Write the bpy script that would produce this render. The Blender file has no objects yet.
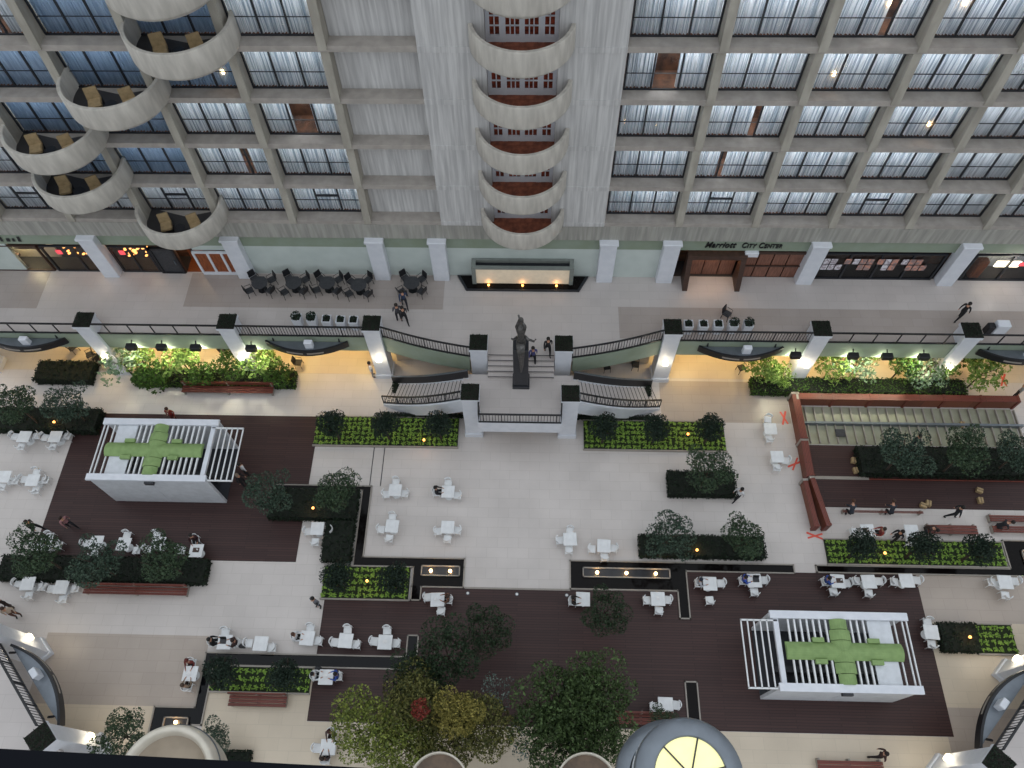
import bpy, math, random
from math import sin, cos, pi, sqrt, radians
from mathutils import Vector, Matrix
random.seed(7)
SC = bpy.context.scene
COL = SC.collection

# ------------------------------------------------------------------ camera, sky, exposure
F, TH, YAW, ROLL, CX, H = 770.14, .5211, -.0489, -.0287, .5914, 42.9275
fw = Vector((sin(YAW)*sin(TH), cos(YAW)*sin(TH), -cos(TH)))
up = Vector((sin(YAW)*cos(TH), cos(YAW)*cos(TH), sin(TH)))
rt = fw.cross(up)
R_ = rt*cos(ROLL)+up*sin(ROLL)
U_ = -rt*sin(ROLL)+up*cos(ROLL)
CAMPOS = Vector((CX, 0, H))
cd = bpy.data.cameras.new('camera'); cam = bpy.data.objects.new('camera', cd); COL.objects.link(cam)
cd.sensor_width = 36; cd.lens = F/1024*36; cd.clip_start = .05; cd.clip_end = 400
cam.matrix_world = Matrix(((R_.x, U_.x, -fw.x, CAMPOS.x), (R_.y, U_.y, -fw.y, CAMPOS.y), (R_.z, U_.z, -fw.z, CAMPOS.z), (0, 0, 0, 1)))
SC.camera = cam

W = bpy.data.worlds.new('sky'); SC.world = W; W.use_nodes = True
nt = W.node_tree; bg = nt.nodes['Background']
tc = nt.nodes.new('ShaderNodeTexCoord'); sp = nt.nodes.new('ShaderNodeSeparateXYZ')
mr = nt.nodes.new('ShaderNodeMapRange'); mr.inputs[1].default_value = 0.0; mr.inputs[2].default_value = 1.0
mr.inputs[3].default_value = .55; mr.inputs[4].default_value = 1.15
nt.links.new(tc.outputs['Generated'], sp.inputs[0]); nt.links.new(sp.outputs[2], mr.inputs[0])
nt.links.new(mr.outputs[0], bg.inputs[1]); bg.inputs[0].default_value = (.92, .98, 1.04, 1)
SC.view_settings.view_transform = 'Standard'; SC.view_settings.look = 'None'
SC.view_settings.exposure = 0.0; SC.view_settings.gamma = 1; SC.view_settings.use_curve_mapping = False
try:
    SC.cycles.max_bounces = 6; SC.cycles.diffuse_bounces = 3; SC.cycles.glossy_bounces = 2
    SC.cycles.transparent_max_bounces = 12; SC.cycles.sample_clamp_indirect = 4
except Exception: pass

def at(px, py, z=0.0):
    """the point at height z that the photograph shows at (px, py)"""
    d = fw + R_*((px-512)/F) + U_*((384-py)/F)
    p = CAMPOS + d*((z-H)/d.z)
    return (p.x, p.y)

# ------------------------------------------------------------------ materials
def lin(h):
    c = [int(h[i:i+2], 16)/255 for i in (0, 2, 4)]
    return tuple((x/12.92 if x <= .04045 else ((x+.055)/1.055)**2.4) for x in c)+(1,)
MATS = {}
def mat(name, col, rough=.6, metal=0, col2=None, scale=3, stretch=(1, 1, 1), detail=3, emit=0, spec=.5, lo=.35, hi=.65):
    m = bpy.data.materials.new(name); m.use_nodes = True; N = m.node_tree.nodes; L = m.node_tree.links
    b = N['Principled BSDF']; c = lin(col)
    b.inputs['Base Color'].default_value = c; b.inputs['Roughness'].default_value = rough; b.inputs['Metallic'].default_value = metal
    b.inputs['Specular IOR Level'].default_value = spec
    if emit: b.inputs['Emission Color'].default_value = c; b.inputs['Emission Strength'].default_value = emit
    c2 = lin(col2) if col2 else tuple(x*.88 for x in c[:3])+(1,)
    t = N.new('ShaderNodeTexCoord'); mp = N.new('ShaderNodeMapping'); mp.inputs['Scale'].default_value = stretch
    n = N.new('ShaderNodeTexNoise'); n.inputs['Scale'].default_value = scale; n.inputs['Detail'].default_value = detail
    r = N.new('ShaderNodeMapRange'); r.inputs[1].default_value = lo; r.inputs[2].default_value = hi
    x = N.new('ShaderNodeMix'); x.data_type = 'RGBA'; x.inputs[6].default_value = c; x.inputs[7].default_value = c2
    L.new(t.outputs['Object'], mp.inputs[0]); L.new(mp.outputs[0], n.inputs[0]); L.new(n.outputs[0], r.inputs[0]); L.new(r.outputs[0], x.inputs[0]); L.new(x.outputs[2], b.inputs['Base Color'])
    MATS[name] = m; return m
def brick(name, col, col2, mortar, bw, bh, ms=.01, rough=.5, off=.5, spec=.5, mix=0.0, bias=0):
    m = bpy.data.materials.new(name); m.use_nodes = True; N = m.node_tree.nodes; L = m.node_tree.links
    b = N['Principled BSDF']; b.inputs['Roughness'].default_value = rough; b.inputs['Specular IOR Level'].default_value = spec
    t = N.new('ShaderNodeTexCoord'); k = N.new('ShaderNodeTexBrick')
    k.inputs['Color1'].default_value = lin(col); k.inputs['Color2'].default_value = lin(col2); k.inputs['Mortar'].default_value = lin(mortar)
    k.inputs['Scale'].default_value = 1; k.inputs['Brick Width'].default_value = bw; k.inputs['Row Height'].default_value = bh
    k.inputs['Mortar Size'].default_value = ms; k.offset = off; k.inputs['Bias'].default_value = bias
    n = N.new('ShaderNodeTexNoise'); n.inputs['Scale'].default_value = .35; n.inputs['Detail'].default_value = 4
    r = N.new('ShaderNodeMapRange'); r.inputs[1].default_value = .3; r.inputs[2].default_value = .7; r.inputs[3].default_value = .9; r.inputs[4].default_value = 1.06
    x = N.new('ShaderNodeVectorMath'); x.operation = 'SCALE'
    L.new(t.outputs['Object'], k.inputs[0]); L.new(t.outputs['Object'], n.inputs[0]); L.new(n.outputs[0], r.inputs[0])
    L.new(k.outputs[0], x.inputs[0]); L.new(r.outputs[0], x.inputs['Scale']); L.new(x.outputs[0], b.inputs['Base Color'])
    MATS[name] = m; return m
def leafmat(name, a, b_, rough=.6):
    m = bpy.data.materials.new(name); m.use_nodes = True; N = m.node_tree.nodes; L = m.node_tree.links
    b = N['Principled BSDF']; b.inputs['Roughness'].default_value = rough; b.inputs['Specular IOR Level'].default_value = .25
    g = N.new('ShaderNodeNewGeometry'); r = N.new('ShaderNodeMix'); r.data_type = 'RGBA'
    r.inputs[6].default_value = lin(a); r.inputs[7].default_value = lin(b_)
    L.new(g.outputs['Random Per Island'], r.inputs[0]); L.new(r.outputs[2], b.inputs['Base Color'])
    MATS[name] = m; return m

brick('stone_floor', 'CAC3BF', 'C6BFBB', 'BDB6B1', 1.2, .6, .012, .38, .5)
brick('stone_tan', 'AFA399', 'AB9F95', 'A3978E', 1.2, .6, .012, .38, .5)
brick('stone_cream', 'CDBFAB', 'C9BBA7', 'C1B4A1', 1.2, .6, .012, .38, .5)
brick('terrace_stone', 'BDB6B3', 'B9B2AF', 'B1AAA7', 1.2, .6, .012, .35, .5)
brick('terrace_tan', 'A69C97', 'A29892', '9A918C', 1.2, .6, .012, .35, .5)
brick('deck_wood', '422C2A', '382423', '261716', 3.6, .14, .012, .5, .37, .35)
brick('bench_wood', '7A3B2E', '6C3328', '3A1A14', 2.5, .09, .012, .5, .4)
brick('screen_wood', '7C4632', '6E3D2C', '40221A', 3.0, .16, .01, .5, .4)
mat('concrete', 'A6A49D', .85, col2='8E8D87', scale=2.2, stretch=(2.5, 2.5, .18), detail=6)
mat('concrete_fin', 'ADA89D', .85, col2='989389', scale=2.2, stretch=(1, 1, .3))
mat('concrete_ledge', 'ABA49D', .85, col2='9B958F', scale=2)
mat('concrete_light', 'CDCCCB', .85, col2='AEADAD', scale=2.4, stretch=(3, 3, .15), detail=6)
mat('balcony_concrete', 'C6C1B8', .8, col2='ADA8A0', scale=1.5, stretch=(2, 2, .4), detail=5)
mat('white_paint', 'DADDE4', .5, col2='D0D4DC', scale=2)
mat('white_metal', 'E4E6E8', .4)
mat('white_panel', 'D2D6DC', .5)
mat('pale_wall', 'C6CFCB', .5, col2='BDC7C3', scale=1)
mat('green_paint', '8E9A8B', .7, col2='86927F', scale=1)
mat('black_metal', '16171C', .45)
mat('dark_frame', '22252C', .5)
mat('charcoal', '3A3B3F', .6, col2='2C2D31', scale=8)
mat('dark_wood', '4A342B', .5, col2='38271F', scale=4, stretch=(1, 1, 6))
mat('door_wood', '8A5F4E', .5, col2='6A4436', scale=5, stretch=(3, 3, .3))
mat('orange_wood', '9A5228', .5, col2='6E3517', scale=6, stretch=(3, 3, .4))
mat('curtain', 'F4F7FA', .85, col2='A3B1BE', scale=5, stretch=(5, 1, .06), lo=.44, hi=.58)  # pleat shading painted into the fabric colour as darker vertical stripes
mat('curtain_grey', 'DCE0E4', .85, col2='A0A9B1', scale=5, stretch=(5, 1, .06), lo=.4, hi=.65)  # greyer fabric, fold shading likewise put into its stripes
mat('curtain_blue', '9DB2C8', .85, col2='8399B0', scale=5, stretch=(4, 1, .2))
mat('room_brown', '6B4630', .8, col2='3E281D', scale=2)
mat('red_brick_floor', '94553C', .6, col2='6A3828', scale=3)
mat('dark_floor', '3B393A', .6)
mat('tan_cushion', 'A8906B', .8, col2='94805F', scale=6)
mat('soil', '1E1A16', .95)
mat('bed_soil', '26331A', .95, col2='1B2413', scale=9)
mat('bark', '4A3E33', .9, col2='362D25', scale=8)
mat('bronze', '6E6C6A', .45, metal=.6, col2='4C4A49', scale=6)
mat('dark_stone', '24272E', .35, col2='1B1D23', scale=3)
mat('rim_stone', '9A938B', .5)
mat('water', '0F0C0C', .06, spec=.12)
mat('water_bright', '0B0C10', .03, spec=.2)
mat('hedge_core', '141A12', .95)
mat('grate_strip', '9A9A86', .55, col2='8B8B77', scale=1.5)
mat('green_fabric', '86A066', .7, col2='7A945C', scale=3)
mat('lamp_glow', 'FFC98A', .5, emit=14)
mat('white_glow', 'FFF0D0', .5, emit=5)
mat('cab_glow', 'F6F0B0', .5, emit=.62)
mat('amber_glow', 'FFB060', .5, emit=2.5)
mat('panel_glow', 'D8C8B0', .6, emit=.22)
mat('frame_grey', '7E8480', .6)
mat('pane_red', '9C4630', .3, col2='5A2416', scale=5)
mat('cab_brown', '6E5A48', .5, col2='55463A')
mat('grey_metal', '7E858D', .35, metal=.7)
mat('cream_metal', 'CFC8BA', .35, metal=.25)
mat('bowl_tan', '9C8E7C', .35, metal=.2)
mat('navy_rail', '090C14', .6, spec=.1)
mat('red_light', 'E0505A', .5, emit=1.2)
mat('poster_a', 'DCD8DE', .5, col2='A59AA2', scale=6, lo=.45, hi=.55)
mat('poster_b', 'C98F7C', .5, col2='8E7A78', scale=6, lo=.45, hi=.55)
mat('tape_red', 'E05A48', .5)
mat('paper', 'E8E8E8', .6)
skin_m = mat('skin', 'B98B72', .6)
leafmat('leaf_dark', '2A3A2E', '1B2720'); leafmat('leaf_mid', '4A5C4C', '2C3C33'); leafmat('leaf_loose', '46583E', '2A3B2C')
leafmat('leaf_bright', '8FA85A', '55742F'); leafmat('leaf_olive', '74723E', '323A1E'); leafmat('leaf_limeyellow', '8E9848', '3E4C22'); leafmat('leaf_yellow', 'A0944E', '565628'); leafmat('leaf_forest', '34462F', '1C2A1C'); leafmat('leaf_green', '50643A', '26351C')
leafmat('leaf_red', '8E3A30', '4E2A22'); leafmat('leaf_lime', '8AAA48', '56782E'); leafmat('leaf_pale', '9AAE92', '5E7A58'); leafmat('leaf_hedge', '20301F', '101A12')
leafmat('leaf_hedge_green', '4E6E2A', '2A4018'); leafmat('leaf_silver', '7C8C84', '34443C')
def glass_mat():
    m = bpy.data.materials.new('glass'); m.use_nodes = True; N = m.node_tree.nodes; L = m.node_tree.links
    for n in list(N):
        if n.type == 'BSDF_PRINCIPLED': N.remove(n)
    t = N.new('ShaderNodeBsdfTransparent'); t.inputs[0].default_value = (.94, .96, .98, 1)
    g = N.new('ShaderNodeBsdfGlossy'); g.inputs['Roughness'].default_value = .03
    f = N.new('ShaderNodeFresnel'); f.inputs[0].default_value = 1.45; x = N.new('ShaderNodeMixShader')
    L.new(f.outputs[0], x.inputs[0]); L.new(t.outputs[0], x.inputs[1]); L.new(g.outputs[0], x.inputs[2]); L.new(x.outputs[0], N['Material Output'].inputs[0])
    MATS['glass'] = m
glass_mat()

for _n in ('curtain', 'curtain_grey', 'curtain_blue'):
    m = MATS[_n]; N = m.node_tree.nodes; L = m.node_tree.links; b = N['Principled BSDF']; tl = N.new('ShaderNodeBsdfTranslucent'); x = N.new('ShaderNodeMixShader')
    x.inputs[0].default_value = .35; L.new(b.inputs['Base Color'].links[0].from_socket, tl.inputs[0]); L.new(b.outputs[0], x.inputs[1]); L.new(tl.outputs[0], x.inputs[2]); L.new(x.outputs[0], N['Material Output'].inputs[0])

# ------------------------------------------------------------------ mesh builder
class MB:
    def __init__(s): s.v = []; s.f = []
    def add(s, vs, fs):
        o = len(s.v); s.v += [tuple(v) for v in vs]; s.f += [tuple(i+o for i in f) for f in fs]; return s
    def box(s, x0, x1, y0, y1, z0, z1):
        return s.add([(x0, y0, z0), (x1, y0, z0), (x1, y1, z0), (x0, y1, z0), (x0, y0, z1), (x1, y0, z1), (x1, y1, z1), (x0, y1, z1)],
                     [(0, 3, 2, 1), (4, 5, 6, 7), (0, 1, 5, 4), (1, 2, 6, 5), (2, 3, 7, 6), (3, 0, 4, 7)])
    def bbox(s, cx, cy, cz, w, d, h, b=.02):
        # box with chamfered vertical and top edges
        o = [(-w/2+b, -d/2), (w/2-b, -d/2), (w/2, -d/2+b), (w/2, d/2-b), (w/2-b, d/2), (-w/2+b, d/2), (-w/2, d/2-b), (-w/2, -d/2+b)]
        k = [(x*(1-2*b/w), y*(1-2*b/d)) for x, y in o]
        vs = [(cx+x, cy+y, cz) for x, y in o]+[(cx+x, cy+y, cz+h-b) for x, y in o]+[(cx+x, cy+y, cz+h) for x, y in k]
        fs = [tuple(range(7, -1, -1)), tuple(range(16, 24))]
        for l in (0, 8):
            for i in range(8): j = (i+1) % 8; fs.append((l+i, l+j, l+8+j, l+8+i))
        return s.add(vs, fs)
    def prism(s, pts, z0, z1):
        n = len(pts)
        a = sum(pts[i][0]*pts[(i+1) % n][1]-pts[(i+1) % n][0]*pts[i][1] for i in range(n))
        if a < 0: pts = pts[::-1]
        fs = [tuple(range(n-1, -1, -1)), tuple(range(n, 2*n))]+[(i, (i+1) % n, n+(i+1) % n, n+i) for i in range(n)]
        return s.add([(x, y, z0) for x, y in pts]+[(x, y, z1) for x, y in pts], fs)
    def tube(s, pts, r, n=8, r2=None, cap=True):
        rings = []; m = len(pts)
        P = [Vector(p) for p in pts]
        for i, p in enumerate(P):
            t = (P[min(i+1, m-1)]-P[max(i-1, 0)]).normalized()
            a = Vector((0, 0, 1)) if abs(t.z) < .9 else Vector((1, 0, 0))
            u = t.cross(a).normalized(); w = t.cross(u)
            rr = r if r2 is None else r+(r2-r)*i/(m-1)
            rings.append([p+(u*cos(2*pi*k/n)+w*sin(2*pi*k/n))*rr for k in range(n)])
        fs = []
        for i in range(m-1):
            for k in range(n): l = (k+1) % n; fs.append((i*n+k, i*n+l, (i+1)*n+l, (i+1)*n+k))
        if cap: fs += [tuple(range(n-1, -1, -1)), tuple(range((m-1)*n, m*n))]
        return s.add([v for r_ in rings for v in r_], fs)
    def bar(s, a, b, w, h):
        # rectangular bar from a to b, width w across, height h
        a = Vector(a); b = Vector(b); t = (b-a).normalized()
        u = t.cross(Vector((0, 0, 1))) if abs(t.z) < .95 else Vector((1, 0, 0)); u.normalize(); v = u.cross(t).normalized()
        c = [(-w/2, -h/2), (w/2, -h/2), (w/2, h/2), (-w/2, h/2)]
        return s.add([p+u*x+v*y for p in (a, b) for x, y in c], [(3, 2, 1, 0), (4, 5, 6, 7), (0, 1, 5, 4), (1, 2, 6, 5), (2, 3, 7, 6), (3, 0, 4, 7)])
    def lathe(s, prof, cx=0, cy=0, n=24, a0=0, a1=2*pi):
        full = abs(a1-a0-2*pi) < 1e-6; k = n if full else n+1; m = len(prof)
        vs = [(cx+r*cos(a0+(a1-a0)*i/n), cy+r*sin(a0+(a1-a0)*i/n), z) for i in range(k) for r, z in prof]
        fs = []
        for i in range(n):
            j = (i+1) % k
            for q in range(m-1): fs.append((i*m+q, j*m+q, j*m+q+1, i*m+q+1))
        return s.add(vs, fs)
    def band(s, pts, z0, z1, t):
        # vertical band following a plan polyline, heights may be per-point lists
        n = len(pts); P = [Vector((p[0], p[1], 0)) for p in pts]; vs = []
        for i, p in enumerate(P):
            d = (P[min(i+1, n-1)]-P[max(i-1, 0)]).normalized(); u = Vector((-d.y, d.x, 0))*t/2
            a = z0[i] if isinstance(z0, (list, tuple)) else z0; b = z1[i] if isinstance(z1, (list, tuple)) else z1
            for q, z in ((p-u, a), (p+u, a), (p+u, b), (p-u, b)): vs.append((q.x, q.y, z))
        fs = [(0, 3, 2, 1), tuple(4*(n-1)+k for k in range(4))]
        for i in range(n-1):
            for k in range(4): l = (k+1) % 4; fs.append((4*i+k, 4*i+l, 4*i+4+l, 4*i+4+k))
        return s.add(vs, fs)
    def mesh(s, name, m=None, smooth=False):
        me = bpy.data.meshes.new(name); me.from_pydata(s.v, [], s.f); me.update()
        if smooth: me.polygons.foreach_set('use_smooth', [True]*len(me.polygons))
        if m: me.materials.append(MATS[m])
        return me
    def obj(s, name, m, parent=None, smooth=False, loc=None, rz=0):
        o = bpy.data.objects.new(name, s.mesh(name, m, smooth)); COL.objects.link(o); o.parent = parent
        if loc: o.location = loc
        if rz: o.rotation_euler.z = rz
        return o
def tag(o, label=None, cat=None, group=None, kind=None):
    if label: o['label'] = label
    if cat: o['category'] = cat
    if group: o['group'] = group
    if kind: o['kind'] = kind
    return o
def thing(name, label, cat, loc=(0, 0, 0), rz=0, group=None):
    o = bpy.data.objects.new(name, None); COL.objects.link(o); o.location = loc; o.rotation_euler.z = rz; o.empty_display_size = .2
    return tag(o, label, cat, group)
def struct(o): o['kind'] = 'structure'; return o
def dup(root, loc, rz=None, label=None, group=None, sc=None, first=set()):
    """the prototype itself the first time, then copies with their parts and sub-parts"""
    if root.name not in first:
        first.add(root.name); r = root
    else:
        r = root.copy(); COL.objects.link(r)
        for ch in list(root.children):
            c = ch.copy(); COL.objects.link(c); c.parent = r
            for g in ch.children:
                d = g.copy(); COL.objects.link(d); d.parent = c
    r.location = loc
    if rz is not None: r.rotation_euler.z = rz
    if sc: r.scale = (sc, sc, sc) if isinstance(sc, (int, float)) else sc
    if label: r['label'] = label
    if group: r['group'] = group
    return r
def light(kind, name, loc, power, col, parent=None, size=.5, rot=None, spot=None, sy=None):
    d = bpy.data.lights.new(name, kind); d.energy = power; d.color = col
    if kind == 'AREA':
        d.size = size
        if sy: d.shape = 'RECTANGLE'; d.size_y = sy
    else: d.shadow_soft_size = size
    if spot: d.spot_size = spot; d.spot_blend = .6
    o = bpy.data.objects.new(name, d); COL.objects.link(o); o.location = loc; o.parent = parent
    if rot: o.rotation_euler = rot
    return o
def lerp(a, b, t): return a+(b-a)*t

ZT, YF, YW, S_, A_, Z0, FH = 4.42, 29.79, 30.52, 4.3, 8.87, 9.48, 2.848

# ------------------------------------------------------------------ floors
struct(MB().box(-40, 40, -8, 31, -.3, 0).obj('floor', 'stone_floor'))
def inlay(name, x0, x1, y0, y1, m, z=.006): return struct(MB().box(x0, x1, y0, y1, -.05, z).obj(name, m))
inlay('floor_inlay', -25.6, -16.65, 4.95, 8.55, 'stone_tan')
inlay('floor_inlay', -33, -18.7, -8, 4.95, 'stone_cream', .004); inlay('floor_inlay', -16.1, -10.7, -8, 7.05, 'stone_cream', .004)
inlay('floor_inlay', -10.7, 22.2, -8, 4.4, 'stone_cream', .004); inlay('floor_inlay', 22.2, 34, -8, 12.6, 'stone_cream', .004)
inlay('floor_inlay', 22.2, 34, 10.1, 12.7, 'stone_tan'); inlay('floor_inlay', 21.9, 34, -8, 5.8, 'stone_tan', .008)
inlay('floor_inlay', -40, -8.8, 25.2, 30, 'stone_cream', .004); inlay('floor_inlay', 8.8, 40, 25.2, 30, 'stone_cream', .004)
inlay('floor_inlay', 8.8, 16.8, 22.05, 25, 'stone_tan', .005); inlay('floor_inlay', 17.6, 34, 14.75, 16.55, 'stone_floor', .006)
def deck(name, pts): return struct(MB().prism(pts, -.05, .02).obj(name, 'deck_wood'))
deck('wood_deck', [(-27.9, 12.72), (-12.65, 12.72), (-12.65, 22.05), (-27.9, 22.05)])
deck('wood_deck', [(-10.7, 4.42), (22.2, 4.42), (22.2, 12.68), (8.9, 12.68), (8.9, 11.45), (-2.95, 11.45), (-5.85, 11.45), (-5.85, 10.66), (-10.7, 10.66)])
deck('wood_deck', [(17.3, 16.6), (34, 16.6), (34, 20.6), (17.3, 20.6)])

# terrace: the raised level in front of the hotel wall
def curve_y(x):
    x = abs(x)
    if x >= 8.3: return 25.2
    t = (x-3.05)/(8.3-3.05); return 23.88+(25.2-23.88)*t-.12*sin(pi*t)*1.0
NC = 12
left_c = [(-8.3+(8.3-3.05)*i/NC, curve_y(-8.3+(8.3-3.05)*i/NC)) for i in range(NC+1)]
right_c = [(-x, y) for x, y in left_c[::-1]]
front = [(-36, 25.2)]+left_c+[(-1.93, 23.88), (-1.93, 24.3), (1.93, 24.3), (1.93, 23.88)]+right_c+[(36, 25.2)]
terr = struct(MB().prism(front+[(36, 30.0), (-36, 30.0)], ZT-.35, ZT).obj('terrace_floor', 'terrace_stone'))
def tin(x0, x1, y0, y1, m='terrace_tan'): struct(MB().box(x0, x1, y0, y1, ZT-.02, ZT+.006).obj('terrace_inlay', m))
tin(-20.9, -4.85, 27.25, 29.85); tin(5.85, 34, 25.3, 27.6); tin(-36, -30.0, 27.0, 29.85)
for nm, pts in (('wall_fascia_left', [(-36, 25.2)]+left_c), ('wall_fascia_right', right_c+[(36, 25.2)])):
    struct(MB().band(pts, 2.95, ZT-.001, .12).obj(nm, 'green_paint'))
# wall under the terrace
struct(MB().box(-36, 36, 29.9, 30.1, 0, ZT-.36).obj('wall_undercroft', 'stone_cream'))
for sx in (-1, 1):
    struct(MB().box(*sorted((sx*3.0, sx*8.2)), 26.3, 26.45, 0, ZT-.36).obj('wall_undercroft_screen', 'stone_cream'))

# ------------------------------------------------------------------ railings
def railing(label, pts, z0, z1, posts, balusters=False, m='black_metal'):
    """pts: plan polyline; z0: lower rail height(s), z1: top rail height(s)"""
    r = thing('railing', label, 'railing', (pts[0][0], pts[0][1], z0[0] if isinstance(z0, list) else z0))
    n = len(pts); za = z0 if isinstance(z0, list) else [z0]*n; zb = z1 if isinstance(z1, list) else [z1]*n
    L = [0]
    for i in range(n-1): L.append(L[-1]+math.dist(pts[i], pts[i+1]))
    def P(t):
        d = t*L[-1]
        for i in range(n-1):
            if d <= L[i+1]+1e-9:
                k = (d-L[i])/(L[i+1]-L[i]); return (lerp(pts[i][0], pts[i+1][0], k), lerp(pts[i][1], pts[i+1][1], k), lerp(za[i], za[i+1], k), lerp(zb[i], zb[i+1], k))
    o = Vector(r.location)
    def loc(p): return (p[0]-o.x, p[1]-o.y, p[2]-o.z)
    lp = [(x-o.x, y-o.y) for x, y in pts]
    MB().band(lp, [z-o.z-.05 for z in zb], [z-o.z+.03 for z in zb], .09).obj('top_rail', m, r)
    MB().band(lp, [z-o.z for z in za], [z-o.z+.09 for z in za], .07).obj('bottom_rail', m, r)
    for i in range(posts+1):
        q = P(i/posts); MB().bar(loc((q[0], q[1], q[2]-.04)), loc((q[0], q[1], q[3])), .055, .055).obj('post', m, r)
    if balusters:
        k = int(L[-1]/.17); b = MB()
        for i in range(1, k):
            q = P(i/k); b.bar(loc((q[0], q[1], q[2]+.02)), loc((q[0], q[1], q[3]-.02)), .028, .028)
        b.obj('balusters', m, r)
    return r
pillars_x = [8.84+8.6*k for k in range(4)]
nm_r = ['beside the curved stair wing', 'in the middle', 'by the outermost pillar']
for sx, side in ((-1, 'left'), (1, 'right')):
    for k in range(3):
        x0, x1 = sx*(8.84+8.6*k+.45), sx*(8.84+8.6*(k+1)+.1)
        railing(f'straight black terrace railing with thin posts, {side} half, {nm_r[k]}', [(x0, 25.15), (x1, 25.15)], ZT+.08, 5.5, 6, k == 0)
railing('curved black baluster railing of the terrace left of the statue', left_c[:-1]+[(-3.0, 23.88)], ZT+.05, 5.5, 4, True)
railing('curved black baluster railing of the terrace right of the statue', [(3.0, 23.88)]+right_c[1:], ZT+.05, 5.5, 4, True)

# ------------------------------------------------------------------ centre stairs and landing
ZL = 3.55
struct(MB().prism([(-3.4, 23.2), (-3.4, 21.5), (-2.4, 21.3), (-2.4, 20.0), (2.4, 20.0), (2.4, 21.3), (3.4, 21.5), (3.4, 23.2)], ZL-.3, ZL).obj('stair_landing', 'terrace_stone'))
struct(MB().box(-2.42, 2.42, 19.94, 20.1, 2.95, ZL+.05).box(-2.3, 2.3, 20.02, 20.12, 2.35, 2.95).box(-2.42, -2.3, 20.1, 20.8, 2.35, ZL+.05).box(2.3, 2.42, 20.1, 20.8, 2.35, ZL+.05).obj('landing_fascia', 'white_paint'))
up_f = MB()
for i in range(5): up_f.box(-1.95, 1.95, 22.95+.27*i, 24.35, ZL-.25+(ZT-ZL)*i/5, ZL+(ZT-ZL)*(i+1)/5-.001*(i == 4))
struct(up_f.obj('stair_upper_flight', 'terrace_stone'))
nos = MB()
for i in range(5): nos.box(-1.95, 1.95, 22.94+.27*i, 22.985+.27*i, ZL+(ZT-ZL)*(i+1)/5-.01, ZL+(ZT-ZL)*(i+1)/5+.006)
struct(nos.obj('stair_nosing', 'charcoal'))
NS = 21
def fr(t): return (3.3+5.4*t, 21.5+1.55*t+.22*sin(pi*t)*-1)
def bk(t): return (3.1+5.15*t, 22.92+1.58*t-.15*sin(pi*t))
for sx, side in ((-1, 'left'), (1, 'right')):
    st = MB(); ns = MB()
    for i in range(NS):
        a, b = i/NS, (i+1)/NS; z = ZL*(1-(i+1)/(NS+1))
        q = [fr(a), fr(b), bk(b), bk(a)]
        st.prism([(sx*x, y) for x, y in q], max(0, z-.5), z)
        q = [fr(b-.14/NS), fr(b), bk(b), bk(b-.14/NS)]
        ns.prism([(sx*x, y) for x, y in q], z, z+.006)
    struct(st.obj(f'stair_flight_{side}', 'terrace_stone')); struct(ns.obj('stair_nosing', 'charcoal'))
    n = 13; T = [i/(n-1) for i in range(n)]
    fp = [(sx*fr(t)[0], fr(t)[1]) for t in T]; bp = [(sx*bk(t)[0], bk(t)[1]) for t in T]
    zt = [ZL*(1-t)+.12 for t in T]
    struct(MB().band([(x, y-.08) for x, y in fp], [max(0, ZL*(1-t)-1.25+.25*t) for t in T], zt, .14).obj(f'stair_stringer_{side}', 'white_paint'))
    struct(MB().band(bp, [max(0, ZL*(1-t)-1.3) for t in T], zt, .1).obj(f'stair_stringer_back_{side}', 'white_paint'))
    railing(f'black baluster railing on the front edge of the {side} curved stair', fp, [z-.02 for z in zt], [ZL*(1-t)+1.0 for t in T], 5, True)
    r = thing('solid_railing', f'solid black guard with pale handrail on the rear edge of the {side} curved stair', 'railing', (0, 0, 0))
    MB().band(bp, [z-.1 for z in zt], [ZL*(1-t)+.92 for t in T], .06).obj('guard_panel', 'black_metal', r)
    MB().band(bp, [ZL*(1-t)+.92 for t in T], [ZL*(1-t)+.98 for t in T], .1).obj('handrail', 'grey_metal', r)
railing('short black baluster railing along the front of the stair landing', [(-2.36, 20.75), (-2.36, 20.0), (2.36, 20.0), (2.36, 20.75)], ZL+.06, 4.6, 6, True)

# ------------------------------------------------------------------ foliage makers
def leaves(n, fn, s0, s1, flat=.0, rnd=None):
    b = MB(); rnd = rnd or random
    for _ in range(n):
        p, nrm = fn(rnd); s = rnd.uniform(s0, s1)
        d = Vector((rnd.gauss(0, 1), rnd.gauss(0, 1), rnd.gauss(0, 1)))*(1-flat)+Vector(nrm)*(.6+flat)
        d.normalize(); a = d.orthogonal().normalized(); q = Matrix.Rotation(rnd.uniform(0, 6.28), 3, d); a = q @ a; c = d.cross(a)
        P = Vector(p)
        b.add([P-a*s, P+c*s*.5+d*s*.12, P+a*s, P-c*s*.5+d*s*.12], [(0, 1, 2, 3)])
    return b
def blob_fn(blobs):
    ws = [b[3]**2 for b in blobs]
    def f(r):
        b = r.choices(blobs, ws)[0]
        while True:
            v = Vector((r.uniform(-1, 1), r.uniform(-1, 1), r.uniform(-1, 1)))
            if .3 < v.length < 1: break
        v = v.normalized()*(v.length**.35)
        return (b[0]+v.x*b[3], b[1]+v.y*b[3], b[2]+v.z*b[3]*b[4]), v
    return f
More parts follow.
